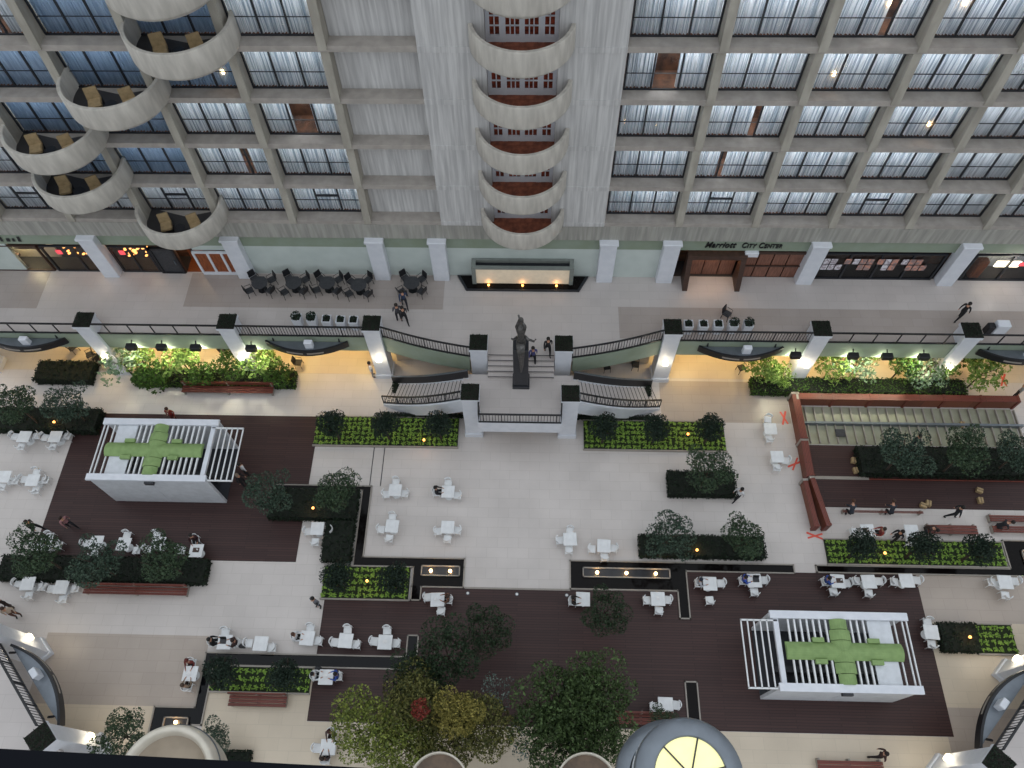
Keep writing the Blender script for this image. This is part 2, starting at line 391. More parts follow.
def crown_mesh(seed, R, n, nb=7, s=(.07, .15), flatz=.8, spread=.62):
    r = random.Random(seed); bl = [(0, 0, 0, R*.65, flatz)]
    for i in range(nb):
        a = i*2*pi/nb+r.uniform(-.4, .4); d = R*r.uniform(.4, 1)*spread
        bl.append((d*cos(a), d*sin(a), r.uniform(-.35, .35)*R, R*r.uniform(.28, .46), flatz))
    return leaves(n, blob_fn(bl), *s, rnd=r)
def trunk_mb(h, r0, seed, R):
    r = random.Random(seed); b = MB()
    b.tube([(0, 0, 0), (.04, .02, h*.4), (0, .03, h)], r0, 7, r2=r0*.6)
    for i in range(6):
        a = i*1.05+r.uniform(-.3, .3); z = h*r.uniform(.62, .9)
        b.tube([(0, .02, z), (R*.35*cos(a), R*.35*sin(a), z+R*.4), (R*.6*cos(a), R*.6*sin(a), h+R*.45)], r0*.45, 5, r2=r0*.15)
    return b
PROTO = {}
def tree_kind(key, leafm, seed, R, n, h, nb=7, s=(.07, .15), flatz=.8, spread=.62, tr=.07, cat='tree', name='tree'):
    # crown mesh is centred at height h above the root
    PROTO[key] = dict(crown=crown_mesh(seed, R, n, nb, s, flatz, spread), leaf=leafm, h=h, R=R, tr=tr, seed=seed, name=name, cat=cat, me=None)
tree_kind('loose', 'leaf_loose', 1, 1.5, 2800, 3.2, 10, (.04, .095), .7, .75, name='leafy_tree')
tree_kind('loose2', 'leaf_mid', 2, 1.45, 2600, 3.0, 9, (.04, .095), .75, .8, name='leafy_tree')
tree_kind('ball', 'leaf_dark', 3, 1.0, 2800, 1.9, 11, (.035, .07), .9, .42, name='clipped_tree')
tree_kind('yellow', 'leaf_yellow', 4, 1.7, 5200, 5.2, 13, (.035, .1), .8, .8, name='bamboo')
tree_kind('olive', 'leaf_olive', 21, 1.7, 5200, 5.0, 13, (.035, .1), .8, .8, name='bamboo')
tree_kind('lime', 'leaf_limeyellow', 22, 1.7, 5200, 5.0, 13, (.035, .1), .8, .8, name='bamboo')
tree_kind('green', 'leaf_green', 5, 1.7, 5200, 5.0, 13, (.035, .1), .8, .8, name='bamboo')
tree_kind('dark', 'leaf_forest', 6, 1.7, 4200, 5.0, 12, (.035, .1), .8, .8, name='leafy_tree')
tree_kind('bright', 'leaf_bright', 7, 1.1, 700, 1.6, 8, (.06, .14), .7, .8, .04, name='lit_shrub', cat='shrub')
tree_kind('pale', 'leaf_pale', 8, 1.1, 450, 1.7, 8, (.06, .14), .7, .8, .04, name='lit_shrub', cat='shrub')
tree_kind('shrubg', 'leaf_hedge_green', 9, 1.0, 700, 1.5, 7, (.05, .12), .8, .7, .04, name='lit_shrub', cat='shrub')
tree_kind('red', 'leaf_red', 10, .7, 350, 5.2, 5, (.06, .13), .7, .7, .04, name='red_shrub', cat='shrub')
tree_kind('silver', 'leaf_silver', 12, 1.2, 420, 5.2, 8, (.05, .11), .7, .8, .04, name='pale_tree')
def tree(kind, px, py, label, zc=None, sc=1.0, group=None, base=0.0):
    k = PROTO[kind]; zc = k['h']*sc if zc is None else zc
    x, y = at(px, py, zc+base)
    s = zc/k['h'] if zc else 1
    t = thing(k['name'], label, k['cat'], (x, y, base), random.uniform(0, 6.28), group or {'ball': 'clipped trees on the lime beds', 'loose': 'loose trees over the hedges', 'loose2': 'loose trees over the hedges', 'yellow': 'bamboo clumps', 'olive': 'bamboo clumps', 'lime': 'bamboo clumps', 'green': 'bamboo clumps'}.get(kind, 'floodlit shrubs' if k['name'] == 'lit_shrub' else None))
    if not k['me']:
        k['me'] = (k['crown'].mesh('foliage', k['leaf']), trunk_mb(k['h'], k['tr'], k['seed'], k['R']).mesh('trunk', 'bark', True))
    f = bpy.data.objects.new('foliage', k['me'][0]); COL.objects.link(f); f.parent = t; f.location = (0, 0, zc); f.scale = (sc, sc, sc)
    tr = bpy.data.objects.new('trunk', k['me'][1]); COL.objects.link(tr); tr.parent = t; tr.scale = (sc, sc, s)
    return t
def hedge(x0, x1, y0, y1, h, label, m='leaf_hedge', dens=110, cat='hedge', s=(.05, .1)):
    w, d = x1-x0, y1-y0
    t = thing('hedge', label, cat, ((x0+x1)/2, (y0+y1)/2, 0))
    MB().box(-w/2+.06, w/2-.06, -d/2+.06, d/2-.06, 0, h-.05).obj('soil_core', 'hedge_core', t)
    r = random.Random(int(x0*100+y0)); at_ = w*d; as_ = 2*(w+d)*h
    def f(r_):
        q = r_.uniform(0, at_+as_)
        if q < at_: return (r_.uniform(-w/2, w/2), r_.uniform(-d/2, d/2), h+r_.gauss(-.03, .04)), (0, 0, 1)
        e = r_.choice((0, 1)) if r_.random() < w/(w+d) else r_.choice((2, 3)); z = r_.uniform(.02, h)
        if e < 2: return (r_.uniform(-w/2, w/2), (d/2, -d/2)[e], z), (0, (1, -1)[e], 0)
        return ((w/2, -w/2)[e-2], r_.uniform(-d/2, d/2), z), ((1, -1)[e-2], 0, 0)
    leaves(int((at_+as_)*dens), f, *s, flat=.2, rnd=r).obj('foliage', m, t)
    return t
def lime_bed(x0, x1, y0, y1, label, curb=True):
    w, d = x1-x0, y1-y0
    t = thing('planting_bed', label, 'planting bed', ((x0+x1)/2, (y0+y1)/2, 0))
    MB().box(-w/2, w/2, -d/2, d/2, 0, .1).obj('soil', 'bed_soil', t)
    MB().box(-w/2-.05, w/2+.05, -d/2-.08, -d/2, 0, .16).box(-w/2-.05, w/2+.05, d/2, d/2+.06, 0, .16).obj('curb', 'rim_stone', t)
    r = random.Random(int(x0*10)); b = MB(); step = .31
    nx, ny = int(w/step), int(d/step)
    for i in range(nx):
        for j in range(ny):
            cx, cy = -w/2+(i+.5)*w/nx+r.uniform(-.03, .03), -d/2+(j+.5)*d/ny+r.uniform(-.03, .03)
            for k in range(18):
                a = r.uniform(0, 6.28); l = r.uniform(.02, .15); s = r.uniform(.045, .075)
                P = Vector((cx+l*cos(a), cy+l*sin(a), .22-.3*l*1.0+r.uniform(0, .05))); u = Vector((cos(a), sin(a), -.4)).normalized(); v = Vector((-sin(a), cos(a), 0))
                b.add([P-u*s, P+v*s*.6, P+u*s, P-v*s*.6], [(0, 1, 2, 3)])
    b.obj('groundcover', 'leaf_lime', t)
    return t

# ------------------------------------------------------------------ hotel wall
def zr(j): return Z0+(4-j)*FH            # slab top of row j (0 is the topmost row fully in the photograph)
JTOP = -2; ZTOP = zr(JTOP-1)
wall = struct(MB().box(-40, -4.66, 31.9, 32.1, 8.4, ZTOP).box(4.66, 40, 31.9, 32.1, 8.4, ZTOP).obj('wall_back', 'room_brown'))
for sx in (-1, 1):
    x0, x1 = sorted((sx*1.62, sx*4.66))
    struct(MB().box(x0, x1, YF, 31.9, 8.33, ZTOP).obj('wall_pier', 'concrete_light', wall))
lint = MB()
for j in range(JTOP, 5): lint.box(-1.62, 1.62, YF, 31.9, zr(j)-.45, zr(j)-.02)
lint.box(-1.62, 1.62, YF, 31.9, 8.33, 9.1)
struct(lint.obj('lintels', 'concrete_light', wall))
struct(MB().box(-40, 40, YF-.03, 31.9, 8.02, 9.2).obj('spandrel', 'concrete', wall))
for j in range(JTOP, 5):
    for sx in (-1, 1):
        x0, x1 = sorted((sx*4.66, sx*40))
        struct(MB().box(x0, x1, YF, 31.9, zr(j)-.3, zr(j)).obj('floor_slab', 'concrete_ledge', wall))
        struct(MB().box(*sorted((sx*1.62, sx*4.66)), YF-.03, YF+.02, zr(j)-.3, zr(j)).obj('slab_line', 'concrete_light', wall))
for sx in (-1, 1):
    for i in range(7):
        x = sx*(A_+S_*i)
        for j in range(JTOP, 5):
            a, c = zr(j)-.17, zr(j)+FH-.3
            struct(MB().add([(x-.2, YF-.1, a), (x+.2, YF-.1, a), (x+.2, 31.9, a), (x-.2, 31.9, a), (x-.2, YF+.14, c), (x+.2, YF+.14, c), (x+.2, 31.9, c), (x-.2, 31.9, c)], [(0, 3, 2, 1), (4, 5, 6, 7), (0, 1, 5, 4), (1, 2, 6, 5), (2, 3, 7, 6), (3, 0, 4, 7)]).obj('fin', 'concrete_fin', wall))
x0, x1 = -A_+.22, -4.66
struct(MB().box(x0, x1, YW, 31.9, 9.0, ZTOP).obj('blank_panel', 'concrete_light', wall))

# window meshes, shared by every bay
WB, WH = S_-.44, FH-.3
def window_meshes(w, h, x_pattern=False):
    fr_ = MB()
    fr_.box(-w/2, w/2, -.04, .04, 0, .07).box(-w/2, w/2, -.04, .04, h-.03, h)
    for x in (-w/2+.03, -w/6, w/6, w/2-.03): fr_.box(x-.035, x+.035, -.06, .05, .1, h-.05)
    fr_.box(-w/2, w/2, -.025, .025, h*.36, h*.36+.02)
    if x_pattern: fr_.box(-w/6, w/6, -.05, .04, h*.48, h*.48+.1)
    return fr_.mesh('window_frame', 'dark_frame')
FR = [window_meshes(WB, WH), window_meshes(WB, WH, True)]
PANE = MB().add([(-WB/2, 0, .1), (WB/2, 0, .1), (WB/2, 0, WH), (-WB/2, 0, WH)], [(0, 1, 2, 3)]).mesh('pane', 'glass')
def curtain_mesh(x0, x1, h, seed):
    r = random.Random(seed); b = MB(); n = int((x1-x0)/.035); vs = []
    ph = 0
    for i in range(n+1):
        ph += r.uniform(.8, 1.9); y = .06*sin(ph)+.02*sin(ph*.37)
        x = lerp(x0, x1, i/n); vs += [(x, y+.0, .05), (x, y*.8, h-.02)]
    b.add(vs, [(2*i, 2*i+2, 2*i+3, 2*i+1) for i in range(n)]); return b.mesh('curtain', 'curtain')
CUR = [curtain_mesh(-WB/2+.03, WB/2-.03, WH, s) for s in range(4)]
GAP = {'mid': (-.55, .5), 'midleft': (-.7, -.35), 'left': (-1.2, -.8), 'right': (.35, .75)}
CURG = {k: (curtain_mesh(-WB/2+.03, g[0], WH, 11), curtain_mesh(g[1], WB/2-.03, WH, 12)) for k, g in GAP.items()}
gaps = {(1, 1, 1): None, (1, 1, 0): 'mid', (-1, 1, 2): 'midleft', (-1, 2, 3): 'right', (1, 3, 1): 'mid', (1, 0, 2): 'left', (1, 2, 1): None, (1, 0, 3): 'right'}
gaps = {(1, 0, 1): 'mid', (-1, 1, 2): 'mid', (-1, 2, 3): 'right', (1, 1, 3): 'midleft', (1, 2, 0): 'right', (1, 1, 2): 'right', (-1, 4, 0): 'right'}
cnt = 0
lampspots = []
for j in range(JTOP, 5):
    for sx in (-1, 1):
        for i in range(0, 7):
            if sx == -1 and i == 0: continue
            xc = sx*(A_+S_*(i-.5)); cnt += 1
            wn = struct(thing(f'window_{cnt}', None, None, (xc, YW, zr(j))))
            def ch(name, me, loc=(0, 0, 0), m=None):
                o = bpy.data.objects.new(name, me); COL.objects.link(o); o.parent = wn; o.location = loc
                if m: o.material_slots[0].link = 'OBJECT'; o.material_slots[0].material = MATS[m]
                return o
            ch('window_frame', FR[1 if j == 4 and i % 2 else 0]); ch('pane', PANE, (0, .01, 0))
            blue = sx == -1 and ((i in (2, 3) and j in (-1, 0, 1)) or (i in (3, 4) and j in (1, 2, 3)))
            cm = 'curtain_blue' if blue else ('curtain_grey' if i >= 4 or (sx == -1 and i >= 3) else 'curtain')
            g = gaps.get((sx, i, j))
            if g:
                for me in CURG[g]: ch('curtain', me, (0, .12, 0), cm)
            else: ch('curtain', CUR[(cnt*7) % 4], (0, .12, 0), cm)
for j in range(-1, 5):
    for sx in (-1, 1):
        xc = -22.0 if sx < 0 else 19.8
        light('AREA', 'curtain_fill_light', (xc, 31.3, zr(j)+FH-.34), 1150 if sx > 0 else 700, (.93, .97, 1), None, 28, sy=.9, rot=(radians(-38), 0, 0))  # unseen fill added inside the rooms to brighten the curtains from behind
ll = [((834, 74), 'second row from the top, right part'), ((929, 124), 'third row, far right'), ((889, 3), 'topmost row, right part'), ((965, 3), 'topmost row, far right'), ((223, 72), 'second row, left of the blank concrete bays')]
for (px, py), w in ll:
    d = fw + R_*((px-512)/F) + U_*((384-py)/F); p = CAMPOS+d*((30.62)/d.y)
    t = thing('reflection_glow', f'small glowing stand-in for a lamp reflection, {w}', 'lamp', (p.x, 30.62, p.z))  # glowing body imitates a lamp reflection in the window glass
    MB().lathe([(0, .14), (.05, .12), (.08, 0), (.05, -.1), (0, -.12)], n=10).obj('glow_body', 'lamp_glow', t, True)
    MB().box(-.02, .02, .02, .1, -.02, .02).obj('bracket', 'black_metal', t)  # made-up holder for the reflection glow

for sx in (-1, 1):
    for j in range(JTOP, 5): struct(MB().box(*sorted((sx*(4.7 if sx > 0 else 9.1), sx*40)), YW+.06, 31.9, zr(j), zr(j)+.008).obj('floor_rooms', 'room_brown'))
# ground storey wall, green band, shops
struct(MB().box(-40, 40, 29.9, 30.1, 7.05, 8.34).obj('wall_ground_band', 'green_paint'))
wg = MB()
for a, b in ((-17.6, -3.2), (3.2, 9.0), (-40, -31.5), (26.6, 26.7)): wg.box(a, b, 29.9, 30.1, ZT, 7.05)
struct(wg.obj('wall_ground', 'pale_wall'))
struct(MB().box(-3.2, 3.2, 29.9, 30.1, ZT, 7.05).obj('wall_ground_niche', 'pale_wall'))
struct(MB().box(-40, 40, 31.2, 31.35, ZT, 8.34).box(-40, 40, 30.1, 31.2, 7.0, 7.2).obj('wall_shop_rear', 'room_brown'))
struct(MB().box(-40, 40, 29.9, 31.3, ZT-.3, ZT-.001).obj('floor_shops', 'dark_floor'))

col_i = ['innermost tall', 'second', 'third', 'outermost']
def column(x, label):
    t = thing('column', label, 'column', (x, 29.77, ZT))
    MB().bbox(0, 0, 0, .98, .66, 3.5, .03).obj('shaft', 'white_paint', t)
    MB().bbox(0, 0, 3.5, 1.12, .8, .15, .03).obj('capital', 'white_paint', t)
for sx, side in ((-1, 'left'), (1, 'right')):
    column(sx*5.05, f'white square column beside the lit fountain panel, {side} of it')
    for k in range(4): column(sx*(8.75+8.6*k), ['white square column second from the fountain panel on the %s', 'white square column third from the fountain panel on the %s', 'white square column fourth from the fountain panel on the %s', 'white square column at the far %s edge'][k] % side)

# fountain niche on the terrace
t = thing('fountain_wall', 'wide grey framed fountain panel lit beige above a black basin', 'fountain', (0, 29.3, ZT))
MB().box(-3.1, -2.85, -.2, .55, 0, 1.75).box(2.85, 3.1, -.2, .55, 0, 1.75).box(-2.85, 2.85, -.2, .0, 1.6, 1.75).box(-2.85, 2.85, .42, .55, 0, 1.75).obj('frame', 'frame_grey', t)
MB().box(-2.85, 2.85, -.12, .0, .05, 1.6).obj('beige_panel', 'panel_glow', t)
MB().box(-2.85, 2.85, .0, .42, 1.45, 1.5).obj('top_recess', 'dark_frame', t)
MB().prism([(-4.1, .5), (4.1, .5), (3.5, -.62), (-3.5, -.62)], 0, .14).obj('basin_rim', 'dark_stone', t)
MB().prism([(-3.9, .45), (3.9, .45), (3.4, -.52), (-3.4, -.52)], .14, .16).obj('basin_water', 'water', t)
for x in (-2.1, 0, 2.1):
    MB().lathe([(.07, 0), (.07, .07), (0, .08)], x, -.3, 10).obj('uplight', 'amber_glow', t).location.z = .17
    light('POINT', 'uplight_light', (x, -.3, .3), 3.5, (1, .55, .22), t, .05)

# shop fronts and hotel entrance
def front_thing(name, label, cat, x0, x1, z0, z1, y=29.95):
    return thing(name, label, cat, ((x0+x1)/2, y, ZT))
def shopwindow(x0, x1, label, divs, cat='shop window', fm='dark_frame', back='charcoal', h=2.45):
    w = x1-x0; t = thing('shop_window', label, cat, ((x0+x1)/2, 29.95, ZT))
    b = MB().box(-w/2, w/2, -.06, .06, 0, .12).box(-w/2, w/2, -.06, .06, h-.1, h)
    for i in range(divs+1):
        x = lerp(-w/2+.05, w/2-.05, i/divs); b.box(x-.05, x+.05, -.07, .07, .1, h-.05)
    b.obj('window_frame', fm, t)
    MB().add([(-w/2, 0, .1), (w/2, 0, .1), (w/2, 0, h), (-w/2, 0, h)], [(0, 1, 2, 3)]).obj('pane', 'glass', t)
    MB().box(-w/2, w/2, 1.1, 1.2, 0, h).obj('backdrop', back, t)
    return t, w
r = random.Random(5)
for x0, x1, lab, reds in ((-29.5, -25.6, 'dark shop window with a red sign and warm lights left of the leaning column', (-1.2,)), (-25.3, -22.9, 'dark shop window with red and amber lights right of the leaning column', (-.7,))):
    t, w = shopwindow(x0, x1, lab, 2, back='charcoal')
    for q in range(22):
        x = r.uniform(-.2*w, .45*w); z = r.uniform(1.1, 2.0)
        MB().lathe([(0, -.1), (.1, 0), (0, .1)], n=8).obj('warm_light', 'amber_glow', t, loc=(x, .35, z))
    for x in reds: MB().bbox(0, 0, -.18, .36, .08, .36, .05).obj('red_sign', 'red_light', t, loc=(x, .2, 1.6))
    light('POINT', 'shop_light', (0, .5, 1.9), 25, (1, .75, .45), t, .2)
t, w = shopwindow(-33.6, -29.7, 'pale yellow lit shop opening with brown beams at the far left', 1, fm='dark_wood', back='stone_cream')
MB().box(-w/2, w/2, .3, .9, 1.7, 1.95).box(-w/2, 0, .3, .5, .9, 1.1).obj('brown_beam', 'dark_wood', t)
light('POINT', 'shop_light', (0, .6, 1.5), 60, (1, .85, .5), t, .2)
d1 = thing('shop_door', 'grey door panel in a thick black frame beside the orange doorway', 'door', (-22.05, 29.9, ZT))
MB().box(-.75, -.6, -.1, .1, 0, 2.4).box(.6, .75, -.1, .1, 0, 2.4).box(-.75, .75, -.1, .1, 2.25, 2.4).box(-.75, .75, -.1, .1, 0, .1).obj('door_frame', 'black_metal', d1)
MB().box(-.6, .6, -.04, .04, .1, 2.25).obj('door_panel', 'charcoal', d1); MB().box(.45, .5, -.14, -.04, .9, 1.3).obj('door_handle', 'grey_metal', d1)
t = thing('doorway', 'open orange-brown doorway between the black door and white French window', 'doorway', (-20.75, 29.95, ZT))
MB().box(-.6, -.5, -.08, .08, 0, 2.4).box(.5, .6, -.08, .08, 0, 2.4).box(-.6, .6, -.08, .08, 2.3, 2.4).obj('door_frame', 'dark_wood', t)
MB().box(-.5, .5, 0, 1.15, .0, .03).box(-.5, .5, 1.1, 1.15, 0, 2.3).obj('interior', 'orange_wood', t)
light('POINT', 'doorway_light', (0, .5, 1.9), 20, (1, .7, .4), t, .1)
t = thing('french_window', 'white framed triple French window with orange wooden panels', 'window', (-18.8, 29.8, ZT))
b = MB().box(-1.35, 1.35, -.06, .06, 0, .25).box(-1.35, 1.35, -.06, .06, 2.05, 2.2)
for x in (-1.3, -.43, .43, 1.3): b.box(x-.07, x+.07, -.07, .07, .2, 2.1)
b.obj('window_frame', 'white_paint', t)
for x in (-.86, 0, .86): MB().box(x-.36, x+.36, -.01, .02, .25, 2.05).obj('wood_panel', 'orange_wood', t)
struct(MB().box(-20.1, -17.5, 29.9, 30.1, 6.65, 7.05).obj('wall_ground_lintel', 'pale_wall'))
# entrance
t = thing('entrance_portal', 'dark wooden hotel entrance portal with projecting side piers', 'entrance', (11.6, 29.9, ZT))
MB().box(-1.75, 1.75, -.35, .1, 2.15, 2.5).obj('canopy', 'dark_wood', t)
for x in (-1.75, 1.45): MB().add([(x, .1, 0), (x+.3, .1, 0), (x+.3, -1.05, 0), (x, -1.05, 0), (x, .1, 2.15), (x+.3, .1, 2.15), (x+.3, -.35, 2.15), (x, -.35, 2.15)], [(0, 1, 2, 3), (7, 6, 5, 4), (0, 4, 5, 1), (1, 5, 6, 2), (2, 6, 7, 3), (3, 7, 4, 0)]).obj('side_pier', 'dark_wood', t)
for i in range(3): MB().bbox(-.95+.95*i, .3, .02, .9, .06, 2.05, .02).obj('door', 'door_wood', t)
MB().box(-1.3, 1.3, .1, .2, 1.9, 1.98).obj('transom_light', 'lamp_glow', t)
t = thing('entrance_doors', 'row of reddish wooden entrance doors right of the dark portal', 'doors', (15.1, 29.95, ZT))
for i in range(4): MB().bbox(-1.35+.9*i, .1, .02, .84, .06, 2.2, .02).obj('door', 'door_wood', t)
MB().box(-1.85, -1.75, -.05, .1, 0, 2.5).box(1.78, 1.9, -.05, .1, 0, 2.5).box(-1.85, 1.9, -.05, .1, 2.3, 2.5).box(-1.85, 1.9, -.03, .06, 1.1, 1.18).obj('door_frame', 'dark_wood', t)
MB().bbox(-1.5, -.15, 2.3, .8, .25, .35, .03).obj('exit_box', 'white_paint', t)
t, w = shopwindow(17.7, 25.2, 'long dark shop window with rows of small posters behind glass', 4, back='dark_wood')
for x, ms in ((-2.75, 'aaaab'), (-1.0, 'abb'), (.45, 'bab'), (2.1, 'abbb')):
    for q in range(len(ms)):
        for z in (1.0, 1.55):
            if (q+int(z*3)) % 4 == 3: continue
            MB().bbox(x+(q-len(ms)/2+.5)*.42, -.1, z, .36, .03, .46, .01).obj('poster', 'poster_'+ms[q], t)
t, w = shopwindow(26.9, 31.5, 'bright shop window with a red and white lit sign at the far right', 2, back='curtain_grey')
MB().bbox(.1, .2, 1.1, 1.5, .1, .5, .05).obj('white_sign', 'white_glow', t); MB().bbox(.95, .15, 1.25, .5, .1, .3, .05).obj('red_sign', 'red_light', t)
MB().bbox(-1.3, .4, .0, .7, .5, 1.5, .1).obj('display_stand', 'orange_wood', t)
light('POINT', 'shop_light', (.3, -.6, 1.9), 30, (1, .92, .85), t, .2)
def lettering(txt, x, x1, z, hgt, label, shear=0.0, caps=False):
    cu = bpy.data.curves.new('sign_text', 'FONT'); cu.body = txt; cu.size = 1; cu.extrude = .03; cu.shear = shear; cu.offset = .012
    if caps:
        cu.small_caps_scale = .78
        for c in cu.body_format: c.use_small_caps = True
    cu.space_character = 1.1
    tmp = bpy.data.objects.new('tmp', cu); COL.objects.link(tmp); bpy.context.view_layer.update()
    me = bpy.data.meshes.new_from_object(tmp.evaluated_get(bpy.context.evaluated_depsgraph_get())); bpy.data.objects.remove(tmp)
    xs = [v.co.x for v in me.vertices]; ys = [v.co.y for v in me.vertices]; a, c = min(xs), max(xs); k = (x1-x)/(c-a); q = hgt/(max(ys)-min(ys))
    for v in me.vertices: v.co = (( v.co.x-a)*k, -v.co.z, v.co.y*q)
    me.materials.clear(); me.materials.append(MATS['black_metal'])
    o = bpy.data.objects.new('sign_lettering', me); COL.objects.link(o); o.location = (x, 29.87, z)
    return tag(o, label, 'sign lettering')
lettering('Marriott', 10.75, 12.55, 7.35, .5, 'slanted black lettering reading Marriott above the entrance portal', .3)
lettering('City Center', 12.9, 15.25, 7.35, .46, 'black small capital lettering reading City Center above the entrance doors', .1, True)
# illegible dark sign at the far left, kept as blurred strokes
t = thing('shop_sign', 'blurred dark shop lettering above the lit opening at the far left', 'sign', (-31.4, 29.86, 7.3))
for i, w in enumerate((.5, .3, .36, .28, .4, .3, .34)):
    MB().add([(-1.2+.36*i, 0, 0), (-1.2+.36*i+w*.6, 0, 0), (-1.2+.36*i+w*.8, 0, .3 if i % 3 else .45), (-1.2+.36*i+.1, 0, .3 if i % 3 else .45)], [(0, 1, 2, 3)]).obj('letter_stroke', 'black_metal', t)

# ------------------------------------------------------------------ balconies on the wall
def ordinal(n): return ['lowest', 'second from the bottom', 'third from the bottom', 'fourth from the bottom', 'fifth from the bottom', 'sixth from the bottom', 'seventh from the bottom'][n]
def arc_tub(R, cy, a0, a1, n=36):
    return MB().lathe([(0, 0), (R-.25, 0), (R-.02, .22), (R, .3), (R, 1.42), (R-.03, 1.46), (R-.17, 1.46), (R-.2, 1.42), (R-.2, .3), (0, .3)], 0, cy, n, a0, a1).mesh('parapet', 'balcony_concrete', True)
R1, cy1 = 2.36, 30.17-YF; h1 = math.asin((cy1+.02)/R1)
TUBC = arc_tub(R1, cy1, pi+h1, 2*pi-h1)
R2, cy2 = 2.42, 30.0-YF; TUBL = arc_tub(R2, cy2, pi-.28, 2*pi+.28, 44)
def set_smooth(me): 
    for p in me.polygons: p.use_smooth = abs(p.normal.z) < .5
set_smooth(TUBC); set_smooth(TUBL)
FLC = MB().lathe([(0, .302), (R1-.2, .302)], 0, cy1, 36, pi+h1, 2*pi-h1).mesh('balcony_floor', 'red_brick_floor')
FLL = MB().lathe([(0, .302), (R2-.2, .302)], 0, cy2, 44, pi-.28, 2*pi+.28).mesh('balcony_floor', 'dark_floor')
def fwin(w):
    b = MB(); h = 2.1
    b.box(-w/2, w/2, -.03, .03, 0, .75).box(-w/2, w/2, -.03, .03, 1.75, h)
    return b
for j in range(JTOP, 5):
    n = 4-j
    t = thing('balcony', f'rounded concrete balcony of the central stack, {ordinal(n)}', 'balcony', (0, YF, zr(j)-.3), group='rounded balconies of the central stack')
    for nm, me in (('parapet', TUBC), ('balcony_floor', FLC)):
        o = bpy.data.objects.new(nm, me); COL.objects.link(o); o.parent = t
    MB().box(-1.62, 1.62, .0, .5, .29, .31).obj('threshold', 'red_brick_floor', t)
    s = struct(thing(f'door_{n+1}', None, None, (0, 30.14, zr(j))))
    b = MB(); hh = FH-.45
    edges = [-1.6, -1.42, -1.0, -.72, -.12, .12, .72, 1.0, 1.42, 1.6]
    for a, c in ((-1.6, -1.42), (-1.0, -.72), (-.12, .12), (.72, 1.0), (1.42, 1.6)): b.box(a, c, -.05, .05, 0, hh)
    b.box(-1.6, 1.6, -.04, .04, 0, .35).box(-1.6, 1.6, -.04, .04, 1.75, hh)
    for a, c, k in ((-1.42, -1.0, 2), (-.72, -.12, 3), (.12, .72, 3), (1.0, 1.42, 2)):
        for i in range(1, k): x = lerp(a, c, i/k); b.box(x-.025, x+.025, -.03, .03, .35, 1.75)
        for z in (.8, 1.27): b.box(a, c, -.03, .03, z-.025, z+.025)
    b.obj('door_frame', 'white_paint', s)
    MB().box(-1.5, 1.5, .06, .1, .3, 1.8).obj('red_panes', 'pane_red' if 'pane_red' in MATS else (mat('pane_red', '6A2A1C', .3, col2='32120E', scale=5) and 'pane_red'), s)
def lounge_chair():
    t = thing('lounge_chair', 'x', 'chair')
    MB().bbox(0, 0, .3, .62, .62, .16, .05).obj('seat', 'tan_cushion', t)
    b = MB().add([(-.31, .22, .35), (.31, .22, .35), (.31, .36, .3), (-.31, .36, .3), (-.29, .42, .95), (.29, .42, .95), (.29, .54, .9), (-.29, .54, .9)], [(0, 1, 5, 4), (1, 2, 6, 5), (2, 3, 7, 6), (3, 0, 4, 7), (4, 5, 6, 7)])
    b.obj('backrest', 'tan_cushion', t)
    f = MB().box(-.34, .34, -.3, .36, .24, .3)
    f.obj('seat_frame', 'black_metal', t)
    for x in (-.29, .29):
        for y in (-.26, .3): MB().tube([(x, y, 0), (x, y, .26)], .025, 6).obj('leg', 'black_metal', t)
    return t
def round_side_table():
    t = thing('side_table', 'x', 'table')
    MB().lathe([(0, .48), (.28, .48), (.3, .5), (.28, .52), (0, .52)], n=18).obj('tabletop', 'black_metal', t)
    MB().tube([(0, 0, 0), (0, 0, .49)], .04, 8).obj('leg', 'black_metal', t)
    MB().lathe([(0, 0), (.2, 0), (.2, .03), (0, .04)], n=14).obj('base', 'black_metal', t)
    return t
LC = lounge_chair(); ST = round_side_table()
rows_l = [(-15.0, 0, 'upper right one under the top-edge balcony'), (-14.9, -1, 'topmost one cut by the top edge'), (-19.3, 1, 'middle one'), (-23.7, 2, 'upper one of the leftmost pair'), (-23.7, 3, 'lower one of the leftmost pair'), (-19.4, 4, 'lowest one, just above the shops')]
for x, j, w in rows_l:
    t = thing('balcony', f'round tub balcony on the left wall, {w}', 'balcony', (x, YF, zr(j)-.3), group='round tub balconies of the left wall')
    for nm, me in (('parapet', TUBL), ('balcony_floor', FLL)):
        o = bpy.data.objects.new(nm, me); COL.objects.link(o); o.parent = t
    for dx, s in ((-.75, 'left'), (.95, 'right')):
        dup(LC, (x+dx, 28.95, zr(j)+.005), (.35 if dx < 0 else .5), f'{s} tan lounge chair in the tub balcony, {w}', 'tan lounge chairs in the tub balconies')
    dup(ST, (x+.12, 28.75, zr(j)+.005), 0, f'low dark table in the tub balcony, {w}', 'low tables in the tub balconies')

